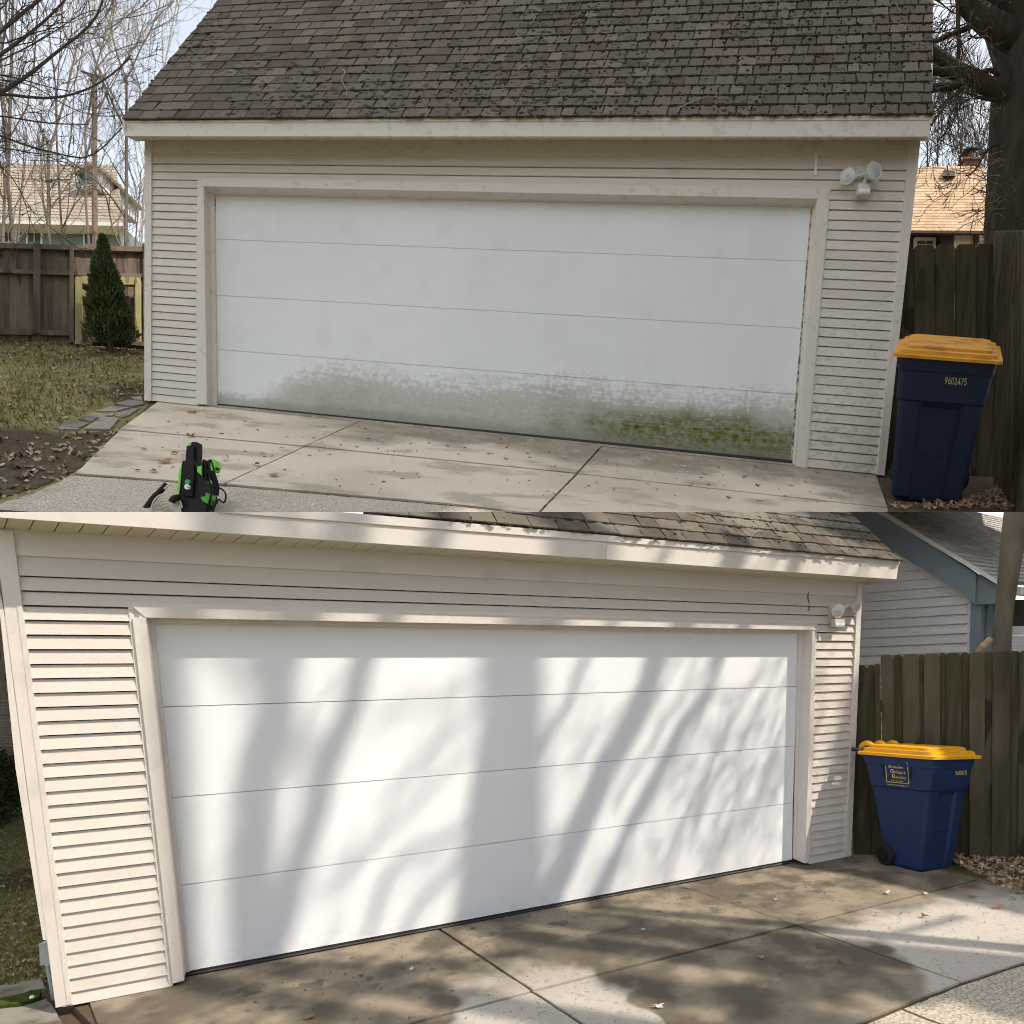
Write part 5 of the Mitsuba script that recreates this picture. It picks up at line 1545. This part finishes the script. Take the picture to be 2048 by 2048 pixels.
for pts, r_ in limbs:
    q = smooth_line([at(x, y, Yn + .3 * math.sin(x * .01)) for x, y in pts], 30)
    rad = np.linspace(r_ * 1.5, r_ * .42, 30)
    acc[0].append(tube(q, rad, 6))
    for k in range(7):
        i = g_.integers(11, 29)
        d = unit(q[i] - q[i - 1])
        nd = unit(d + g_.normal(size=3) * np.array([.55, .5, .55]))
        grow(acc, q[i], nd, g_.uniform(.35, 1.1), max(.005, rad[i] * .45), 1, g_, (0, 4, 3), .12, .22, .0035)
for a, b, n_ in ((acc[0], 'limb', 0),):
    for m in a:
        part(NT, 'limb', m, 'm_limb', smooth=60)
part(NT, 'twigs', join(acc[1]), 'm_limb', smooth=60)

# utility pole
UP = thing('utility_pole', 'wooden utility pole with tilted crossarm behind the bare trees', 'utility pole')
Yp = 19.0
part(UP, 'shaft', tube(np.array([at(190, 720, Yp), at(189, 152, Yp)]), [.075, .052], 10), 'm_pole', smooth=50)
part(UP, 'crossarm', tube(np.array([at(163, 143, Yp - .1), at(188, 151, Yp - .1), at(211, 156, Yp - .1)]), .028, 5), 'm_bark')
for x_, y_ in ((167, 142), (199, 150), (208, 152)):
    part(UP, 'insulator', tube(np.array([at(x_, y_ + 3, Yp - .1), at(x_, y_ - 3, Yp - .1)]), .022, 6), 'm_metal_box')
part(UP, 'brace', tube(np.array([at(178, 149, Yp - .08), at(189, 164, Yp - .08)]), .016, 4), 'm_bark')
part(UP, 'brace', tube(np.array([at(200, 153, Yp - .08), at(189, 164, Yp - .08)]), .016, 4), 'm_bark')


# houses
def roof_courses(P00, P10, P01, P11, n, lip=.03, back=.02):
    """lapped courses between the eave (P00, P10) and the ridge (P01, P11)"""
    out = []
    nn = unit(np.cross(P10 - P00, P01 - P00))
    if nn[2] < 0:
        nn = -nn
    W_ = np.linalg.norm(P10 - P00)
    for k in range(n):
        a, b = k / n, min(1, (k + 1.12) / n)
        q = np.array([P00 + (P01 - P00) * a, P10 + (P11 - P10) * a, P10 + (P11 - P10) * b, P00 + (P01 - P00) * b])
        f_ = q + nn * np.array([lip, lip, .004, .004])[:, None]
        v_, fc = hexa(f_, q - nn * back)
        uvk = np.array([[0, k + .2], [W_, k + .2], [W_, k + .8], [0, k + .8]])
        out.append((v_, fc, np.vstack([uvk, uvk])))
    return join(out)


def window_(holder, x0, y0, x1, y1, Y, fr=3.0, mull=True):
    w = part(holder, 'window', join([shape_y([(x0, y0), (x1, y0), (x1, y0 + fr), (x0, y0 + fr)], Y - .05, .09), shape_y([(x0, y1 - fr), (x1, y1 - fr), (x1, y1), (x0, y1)], Y - .05, .09),
                                     shape_y([(x0, y0 + fr), (x0 + fr, y0 + fr), (x0 + fr, y1 - fr), (x0, y1 - fr)], Y - .05, .09), shape_y([(x1 - fr, y0 + fr), (x1, y0 + fr), (x1, y1 - fr), (x1 - fr, y1 - fr)], Y - .05, .09)]), 'm_white')
    part(w, 'pane', shape_y([(x0 + fr, y0 + fr), (x1 - fr, y0 + fr), (x1 - fr, y1 - fr), (x0 + fr, y1 - fr)], Y - .012, .004), 'm_pane')
    if mull:
        xm = (x0 + x1) / 2
        part(w, 'muntin', join([shape_y([(xm - .5, y0 + fr), (xm + .5, y0 + fr), (xm + .5, y1 - fr), (xm - .5, y1 - fr)], Y - .03, .02), shape_y([(x0 + fr, y0 + fr + 8), (x1 - fr, y0 + fr + 8), (x1 - fr, y0 + fr + 9), (x0 + fr, y0 + fr + 9)], Y - .028, .016)]), 'm_white')


mat('m_pane', (.06, .085, .10), .08, .6)
TH = thing('house', 'house with pale brown shingle roof and grey-green walls behind the bare trees on the left', 'house')
Yh = 25.0
part(TH, 'wall', shape_y([(-160, 440), (240, 448), (240, 620), (-160, 620)], Yh + .5, 4.0), 'm_teal')
part(TH, 'roof', roof_courses(at(-170, 437, Yh), at(247, 446, Yh), at(-120, 322, Yh + 3.2), at(232, 330, Yh + 3.2), 20, .02), 'm_roof_far')
part(TH, 'fascia', shape_y([(-170, 436), (247, 445), (247, 452), (-170, 443)], Yh - .06, .05), 'm_white')
part(TH, 'soffit', shape_y([(-168, 443), (245, 451), (245, 453), (-168, 445)], Yh - .02, .5), 'm_white')
window_(TH, 1, 443, 32, 488, Yh + .48, 3)
window_(TH, 52, 445, 84, 490, Yh + .48, 3)
window_(TH, 166, 452, 186, 492, Yh + .48, 2.5)
part(TH, 'door', shape_y([(190, 452), (207, 452), (207, 500), (190, 500)], Yh + .44, .08), 'm_white')
dm = part(TH, 'dormer', shape_y([(150, 372), (150, 341), (170, 330), (206, 341), (206, 380)], Yh + 1.2, 2.0), 'm_white')
part(dm, 'window', shape_y([(158, 345), (184, 345), (184, 366), (158, 366)], Yh + 1.16, .05), 'm_pane')
part(dm, 'roof', join([shape_y([(146, 341), (178, 322), (178, 328), (148, 346)], Yh + 1.0, 2.2), shape_y([(178, 322), (211, 341), (209, 346), (178, 328)], Yh + 1.0, 2.2)]), 'm_roof_far')

OH = thing('house', 'small house with sunlit orange-tan roof and brick chimney on the right of the upper picture', 'house')
Yo = 23.0
part(OH, 'roof', roof_courses(at(1700, 461, Yo), at(1978, 463, Yo), at(1720, 334, Yo + 3.0), at(1969, 332.5, Yo + 3.0), 24, .018), 'm_roof_tan')
part(OH, 'gable_wall', shape_y([(1800, 466), (1950, 466), (1950, 640), (1800, 640)], Yo + .6, 3.0), 'm_brown')
part(OH, 'porch_wall', shape_y([(1907.5, 464), (1950, 464), (1950, 640), (1907.5, 640)], Yo + .3, .28), 'm_cream')
part(OH, 'corner_post', shape_y([(1950, 464), (1958.5, 464), (1958.5, 640), (1950, 640)], Yo + .2, .4), 'm_brown')
part(OH, 'eave_board', shape_y([(1700, 461.5), (1978, 463.5), (1978, 467), (1700, 465)], Yo - .03, .1), 'm_brown')
part(OH, 'shutter', shape_y([(1883, 467), (1907, 467), (1907, 560), (1883, 560)], Yo + .25, .08), 'm_gap')
part(OH, 'window_sill', shape_y([(1804, 557), (1826, 557), (1826, 577), (1804, 577)], Yo + .45, .2), 'm_white')
window_(OH, 1829.5, 475, 1872, 556, Yo + .55, 5)
ch = part(OH, 'chimney', shape_y([(1930, 317), (1962, 317), (1962, 345), (1930, 345)], Yo + 3.3, .55), 'm_mortar')
for k in range(7):
    for j in range(4):
        o_ = 4 if k % 2 else 0
        x0 = max(1930, 1930 + j * 9 - o_)
        x1 = min(1962, x0 + 8.2)
        if x1 - x0 > 2:
            part(ch, 'brick', shape_y([(x0, 318.4 + k * 3.8), (x1, 318.4 + k * 3.8), (x1, 321.5 + k * 3.8), (x0, 321.5 + k * 3.8)], Yo + 3.27, .05), 'm_brick')
part(ch, 'cap', shape_y([(1927.5, 313.5), (1963.5, 313.5), (1963.5, 317), (1927.5, 317)], Yo + 3.2, .75), 'm_brick')
part(ch, 'flue', tube(np.array([at(1940, 314, Yo + 3.4), at(1940, 301, Yo + 3.4)]), .05, 8), 'm_brick')
part(ch, 'spark_guard', join([tube(np.array([at(x_, 314, Yo + 3.3), at(x_, 300, Yo + 3.3)]), .016, 4) for x_ in (1944, 1950, 1956)] + [tube(np.array([at(1944, 307, Yo + 3.3), at(1956, 307, Yo + 3.3)]), .014, 4)]), 'm_metal_box')
part(ch, 'flue_cover', shape_y([(1933, 294), (1958, 293), (1958, 295.5), (1933, 296.5)], Yo + 3.2, .45), 'm_black_rough')
part(OH, 'roof_vent', (lambda q: prism(*q))((np.array([at(1885, 352, Yo + 2.15), at(1911, 352, Yo + 2.15), at(1909, 341, Yo + 2.25), at(1889, 340, Yo + 2.25)]), np.array([at(1885, 354, Yo + 2.8), at(1911, 354, Yo + 2.8), at(1909, 341, Yo + 2.8), at(1889, 340, Yo + 2.8)]))), 'm_brown')
OH2 = thing('house', 'tan-sided house partly hidden behind the orange-roofed one', 'house')
for k in range(12):
    part(OH2, 'siding_course', shape_y([(1955, 440 + 7 * k), (2075, 440 + 7 * k), (2075, 446.4 + 7 * k), (1955, 446.4 + 7 * k)], Yo + 4.5 - .04 * (k % 2), .2), 'm_roof_tan')
part(OH2, 'roof', roof_courses(at(1968, 442, Yo + 4.2), at(2080, 442, Yo + 4.2), at(1976, 395, Yo + 6), at(2080, 395, Yo + 6), 8, .04), 'm_roof_tan')
part(OH2, 'wall', shape_y([(1955, 440), (2075, 440), (2075, 640), (1955, 640)], Yo + 4.7, 2), 'm_cream')

# big tree at the right edge
BT = thing('bare_tree', 'massive dark tree trunk with heavy limbs at the right edge of the upper picture', 'tree')
Yb = 13.5
tr = [(2092, 1000, 112), (2090, 700, 104), (2086, 450, 96), (2090, 291, 90), (2089, 207, 96), (2092, 148, 95), (2096, 100, 88), (2088, 40, 84), (2072, -30, 88)]
part(BT, 'trunk', tube(smooth_line([at(x, y, Yb) for x, y, r_ in tr], 30), np.interp(np.linspace(0, 1, 30), np.linspace(0, 1, len(tr)), [r_ * Yb / FOC for x, y, r_ in tr]), 22), 'm_bark', smooth=60)
acc = ([], [])
g_ = np.random.default_rng(31)
bl_ = [([(2040, 200), (1990, 178), (1935, 152), (1895, 126), (1868, 104), (1820, 70)], 17, 8), ([(1922, 153), (1895, 146), (1868, 140), (1820, 128)], 8, 5), ([(1928, 160), (1905, 172), (1868, 174), (1825, 178)], 7.5, 5),
       ([(2050, 80), (2010, 62), (1975, 42), (1945, 15), (1925, -30)], 24, 15), ([(2040, 60), (2005, 40), (1970, 12), (1950, -12)], 7, 4), ([(2025, 20), (1995, 19), (1970, 18)], 6, 5), ([(1918, -20), (1916, 30), (1917, 80), (1916, 130), (1905, 180), (1880, 225), (1858, 252)], 3.6, 2.6),
       ([(1996, 152), (1985, 141), (1972, 142), (1955, 155), (1935, 172), (1905, 192), (1880, 215)], 4.4, 2.6), ([(1990, 200), (1960, 195), (1930, 185), (1915, 182)], 2.8, 1.6), ([(1948, 48), (1925, 60), (1895, 72), (1866, 84), (1830, 60)], 5, 2.8), ([(2000, 290), (1975, 300), (1950, 340), (1930, 352)], 2.2, 1)]
for pts, r0, r1 in bl_:
    q = smooth_line([at(x, y, Yb - .2) for x, y in pts], 22)
    rad = np.linspace(r0, r1, 22) * Yb / FOC
    part(BT, 'limb', tube(q, rad, 9), 'm_bark', smooth=60)
    for k in range(9):
        i = g_.integers(5, 21)
        nd = unit(unit(q[i] - q[i - 1]) + g_.normal(size=3) * .7 + Z * -.05)
        grow(acc, q[i], nd, g_.uniform(.6, 1.8), min(.02, rad[i] * .3), 1, g_, (0, 4, 3), .05, .22, .0045)
for k in range(26):                                      # fine shoots from the trunk's side
    p = at(g_.uniform(1992, 2012), g_.uniform(200, 440), Yb - .6)
    grow(acc, p, unit(np.array([-1, g_.uniform(-.5, .2), g_.uniform(-.8, .5)])), g_.uniform(.3, 1.0), .008, 2, g_, (0, 0, 3), -.05, .25, .004)
part(BT, 'twigs', join(acc[1]), 'm_bark', smooth=60)

right_trees = [((1850, 520), (1858, 190), 29, .07, (14, 7, 3), 'bare tree crown above the tan roof, nearest the garage'), ((1905, 520), (1915, 215), 30, .07, (14, 7, 3), 'bare tree crown above the roof vent'),
               ((1955, 520), (1962, 225), 31, .07, (14, 7, 3), 'bare tree crown behind the chimney'), ((1985, 560), (1985, 260), 28, .06, (14, 7, 3), 'bare tree between chimney and big trunk'), ((1880, 520), (1884, 150), 33, .07, (15, 7, 3), 'tallest bare tree over the tan roof'),
               ((1930, 520), (1940, 180), 34, .07, (15, 7, 3), 'farthest bare tree over the tan roof')]
for i, (b, t, Y, r_, kd, tx) in enumerate(right_trees):
    bare_tree(tx, at(*b, Y), at(*t, Y), r_, 300 + i, kd, 'm_limb', 'm_limb', 'bare trees behind the orange-tan roof', .25, .009)


# ================================================================ what shades the two plots, outside the frame
# bare trees before the lower garage: each limb stands where its shadow's edge leads back towards the sun
def shade_limb(pts, w_px, t, hold, mat_='m_limb', ground=True):
    """pts: the shadow's middle on the wall in pixels, from the top down; t: metres towards the sun"""
    P_ = [LF.px(x, y, .0) for x, y in pts]
    dep = np.mean([ray_depth(p) for p in P_])
    r_ = w_px / 2 * dep / FOC * .93
    q = [p + SUN * (t + .25 * math.sin(i * 1.7)) for i, p in enumerate(P_)]
    q.insert(0, q[0] + (q[0] - q[1]) * 1.1)
    if ground:
        lo = q[-1] + unit(q[-1] - q[-2]) * .5
        q += [lo, np.array([lo[0] + .1, lo[1] - .05, lo[2] * .5]), np.array([lo[0] + .15, lo[1] - .1, -.5])]
    from scipy.interpolate import PchipInterpolator
    q = np.array(q)
    tt = np.r_[0, np.cumsum(np.linalg.norm(np.diff(q, axis=0), axis=1))]
    L_ = PchipInterpolator(tt, q)(np.linspace(0, tt[-1], 40))
    part(hold, 'limb' if not ground else 'stem', tube(L_, np.linspace(r_ * .94, r_ * 1.10, 40), 10), mat_, smooth=60)
    return L_, r_


ST = [thing('bare_tree', tx, 'tree', 'bare trees in front of the lower garage') for tx in ('bare multi-stem tree standing before the lower garage, nearest the left', 'bare tree standing before the middle of the lower garage', 'bare leaning tree standing before the right of the lower garage')]
g_ = np.random.default_rng(77)
for pts, w, t, h_, gr in [([(352, 1250), (358, 1420), (366, 1600), (378, 1760), (382, 1900)], 84, 10.5, 0, True), ([(600, 1220), (583, 1319), (552, 1460), (534, 1600), (530, 1750), (538, 1880)], 88, 10, 0, True),
                          ([(775, 1220), (742, 1319), (700, 1440), (668, 1545), (625, 1680), (585, 1830)], 54, 9.5, 0, False), ([(1060, 1220), (1046, 1319), (1022, 1450), (1004, 1600), (982, 1740), (962, 1860)], 78, 9, 1, True),
                          ([(1222, 1240), (1185, 1319), (1140, 1410), (1092, 1510), (1058, 1600), (1030, 1700)], 22, 8.5, 1, False), ([(1362, 1240), (1330, 1319), (1284, 1430), (1232, 1530), (1172, 1665), (1118, 1800)], 66, 7.8, 2, True),
                          ([(1480, 1250), (1456, 1319), (1396, 1420), (1345, 1530), (1296, 1610), (1250, 1710), (1204, 1790)], 38, 7.5, 2, True),
                          ([(1440, 1250), (1410, 1319), (1375, 1380), (1335, 1455), (1300, 1510), (1262, 1570)], 9, 7.5, 2, False), ([(1156, 1626), (1090, 1690), (1024, 1764)], 12, 8.5, 2, False), ([(949, 1329), (870, 1358), (790, 1395)], 13, 11, 1, False),
                          ([(1010, 1340), (940, 1410), (856, 1490), (800, 1560)], 15, 11, 1, False), ([(890, 1530), (810, 1610), (750, 1668), (697, 1721)], 15, 11, 0, False), ([(960, 1610), (880, 1655), (817, 1695), (790, 1748), (764, 1849)], 20, 10.5, 1, False),
                          ([(950, 1680), (900, 1730), (865, 1770), (830, 1849)], 20, 10, 1, False), ([(1575, 1330), (1535, 1412), (1500, 1475), (1470, 1500), (1440, 1560), (1420, 1640)], 8, 6.5, 2, False), ([(1560, 1290), (1500, 1400), (1440, 1520), (1390, 1640), (1360, 1740)], 8, 7, 2, False),
                          ([(1590, 1450), (1545, 1560), (1480, 1640), (1450, 1740)], 6, 6.5, 2, False), ([(1600, 1270), (1530, 1340), (1455, 1350), (1440, 1352)], 7, 7, 2, False), ([(560, 1330), (470, 1200), (430, 1120)], 40, 13, 0, False)]:
    L_, r_ = shade_limb(pts, w, t, ST[h_], ground=gr)
acc = ([], [])
for _ in range(46):                                       # thin twigs over the door's right third and the right-hand siding
    x0, y0 = g_.uniform(1380, 1720), g_.uniform(1230, 1560)
    p = LF.px(x0, y0) + SUN * g_.uniform(4.5, 7)
    d = unit(-unit(LF.W[1] - LF.W[0]) * g_.uniform(.2, .75) - Z + g_.normal(size=3) * .25)
    grow(acc, p, d, g_.uniform(.5, 1.5), g_.uniform(.006, .014), 1, g_, (0, 3, 2), -.1, .14, .004)
for _ in range(12):
    x0, y0 = g_.uniform(640, 1420), g_.uniform(1280, 1700)
    p = LF.px(x0, y0) + SUN * g_.uniform(5.5, 8)
    d = unit(-unit(LF.W[1] - LF.W[0]) * g_.uniform(.4, .9) - Z + g_.normal(size=3) * .25)
    grow(acc, p, d, g_.uniform(.5, 1.2), g_.uniform(.007, .013), 1, g_, (0, 3, 2), -.1, .14, .004)
part(ST[2], 'twigs', join(acc[1]), 'm_limb', smooth=60)
# a few limbs that dapple the concrete
for pts, w, t in (([(700, 1990), (900, 1930), (1050, 1905)], .05, 9.0), ([(1150, 1840), (1300, 1850), (1420, 1880), (1540, 1915)], .16, 9.0), ([(1240, 1960), (1400, 1990), (1560, 1985), (1640, 1960)], .14, 8.5), ([(1500, 2000), (1580, 2040), (1700, 2060)], .18, 8.0),
                  ([(1660, 1920), (1740, 1960), (1830, 1990)], .13, 7.5), ([(1900, 1950), (1990, 1985), (2080, 2010)], .2, 7.5), ([(620, 1930), (760, 1940), (900, 1925)], .11, 10.0), ([(1735, 1900), (1780, 1870), (1850, 1850), (1920, 1830)], .035, 7)):
    q = smooth_line([LG.px(x, y) + SUN * t for x, y in pts], 12)
    part(ST[1], 'limb', tube(q, np.linspace(w * .9, w * 1.1, 12), 8), 'm_limb', smooth=60)


# added pines, out of view to the right, keeping sun off the upper plot
def pine(label, a, c, z0, z1, R_, seed):
    g_ = np.random.default_rng(seed)
    bx_ = a * np.array([.42262, .90631]) + c * np.array([.90631, -.42262])
    K = thing('added_pine', label, 'tree', 'added pines right of the camera that shade the upper plot')
    base = np.array([bx_[0], bx_[1], -.6])
    part(K, 'trunk', tube(np.array([base, base + [0, 0, z0 + .6], base + [0, 0, z1]]), [.24, .18, .04], 10), 'm_bark', smooth=60)
    ico = trimesh.creation.icosphere(subdivisions=2)
    V, Fc = np.array(ico.vertices), np.array(ico.faces)
    core, ned = [], []
    for _ in range(int(26 * R_ * (z1 - z0) / 10)):
        h = g_.random() ** .85
        an = g_.uniform(0, 6.283)
        rr_ = R_ * (1 - h * .72) * math.sqrt(g_.random()) * .8
        cc = np.array([bx_[0] + math.cos(an) * rr_, bx_[1] + math.sin(an) * rr_, z0 + .5 + h * (z1 - z0 - .5)])
        sz = g_.uniform(.55, 1.0) * (1.15 - .5 * h) * R_ / 2.2
        vv = V * (1 + .45 * (nfbm(V * 2.3 + g_.uniform(0, 50, 3), 3) - .5))[:, None]
        core.append((cc + vv * sz * [1, 1, .62], Fc))
        for _k in range(60):
            d = unit(g_.normal(size=3)); P_ = cc + d * sz * [1.05, 1.05, .65]
            s_ = g_.uniform(.12, .3); t_ = unit(d + g_.normal(size=3) * .5); sd = unit(np.cross(t_, g_.normal(size=3))) * .035
            ned.append((np.array([P_ - t_ * s_ * .3 - sd, P_ - t_ * s_ * .3 + sd, P_ + t_ * s_]), np.array([[0, 1, 2]])))
    part(K, 'crown', join(core + ned), 'm_needle')


pine('added pine with a high crown right of the lower driveway, shading the upper plot', 4.3, 5.4, 14.8, 25, 2.1, 1)
pine('added pine beside the right-hand neighbour house, shading the upper plot', 6.9, 3.7, 11.5, 29, 2.3, 2)
pine('added dense pine behind the right-hand neighbour house, shading the upper plot', 9.3, 6.8, 4.5, 27, 3.0, 3)
pine('added pine between the two others right of the terrace, shading the upper plot', 8.2, 6.5, 14, 28, 2.2, 4)
# unseen house, placed so its eave draws the shadow line over bin and driveway
NH = thing('neighbour_house', 'unseen two-storey house right of the lower driveway, placed for the shadow of its eave', 'house')
E0, E1 = np.array([6.60, 4.24, 0]), np.array([8.55, .86, 0])
dd = unit(E1 - E0); pp = np.array([-dd[1], dd[0], 0])
E1 = E0 + dd * 8
part(NH, 'wall', obox(E0 + dd * .2 + pp * .35 - Z * .6, dd * 7.6, pp * 6.2, Z * 6.95), 'm_lilac', rnd=(.4, .4))
e0, e1, r0_, r1_ = E0 + Z * 6.5, E1 + Z * 6.5, E0 + pp * 3.45 + Z * 8.2, E1 + pp * 3.45 + Z * 8.2
part(NH, 'roof', roof_courses(e0, e1, r0_, r1_, 14, .03, .1), 'm_roof_grey')
part(NH, 'roof', roof_courses(E0 + pp * 6.9 + Z * 6.5, E1 + pp * 6.9 + Z * 6.5, r0_, r1_, 14, .03, .1), 'm_roof_grey')
for sg in (E0 + dd * .2, E0 + dd * 7.8):
    part(NH, 'gable', prism(np.array([sg + pp * .35 + Z * 6.34, sg + pp * 6.55 + Z * 6.34, sg + pp * 3.45 + Z * 8.1]), np.array([sg + pp * .35 + Z * 6.34, sg + pp * 6.55 + Z * 6.34, sg + pp * 3.45 + Z * 8.1]) + dd * .05), 'm_lilac', rnd=(.6, .4))
for k in range(3):
    w0 = E0 + dd * (1.2 + 2.4 * k) + pp * .33
    for zz in (1.0, 3.9):
        w_ = part(NH, 'window', obox(w0 + Z * zz, dd * 1.0, pp * .06, Z * 1.3), 'm_white')
        part(w_, 'pane', obox(w0 + Z * (zz + .08) + dd * .08 - pp * .008, dd * .84, pp * .01, Z * 1.14), 'm_pane')
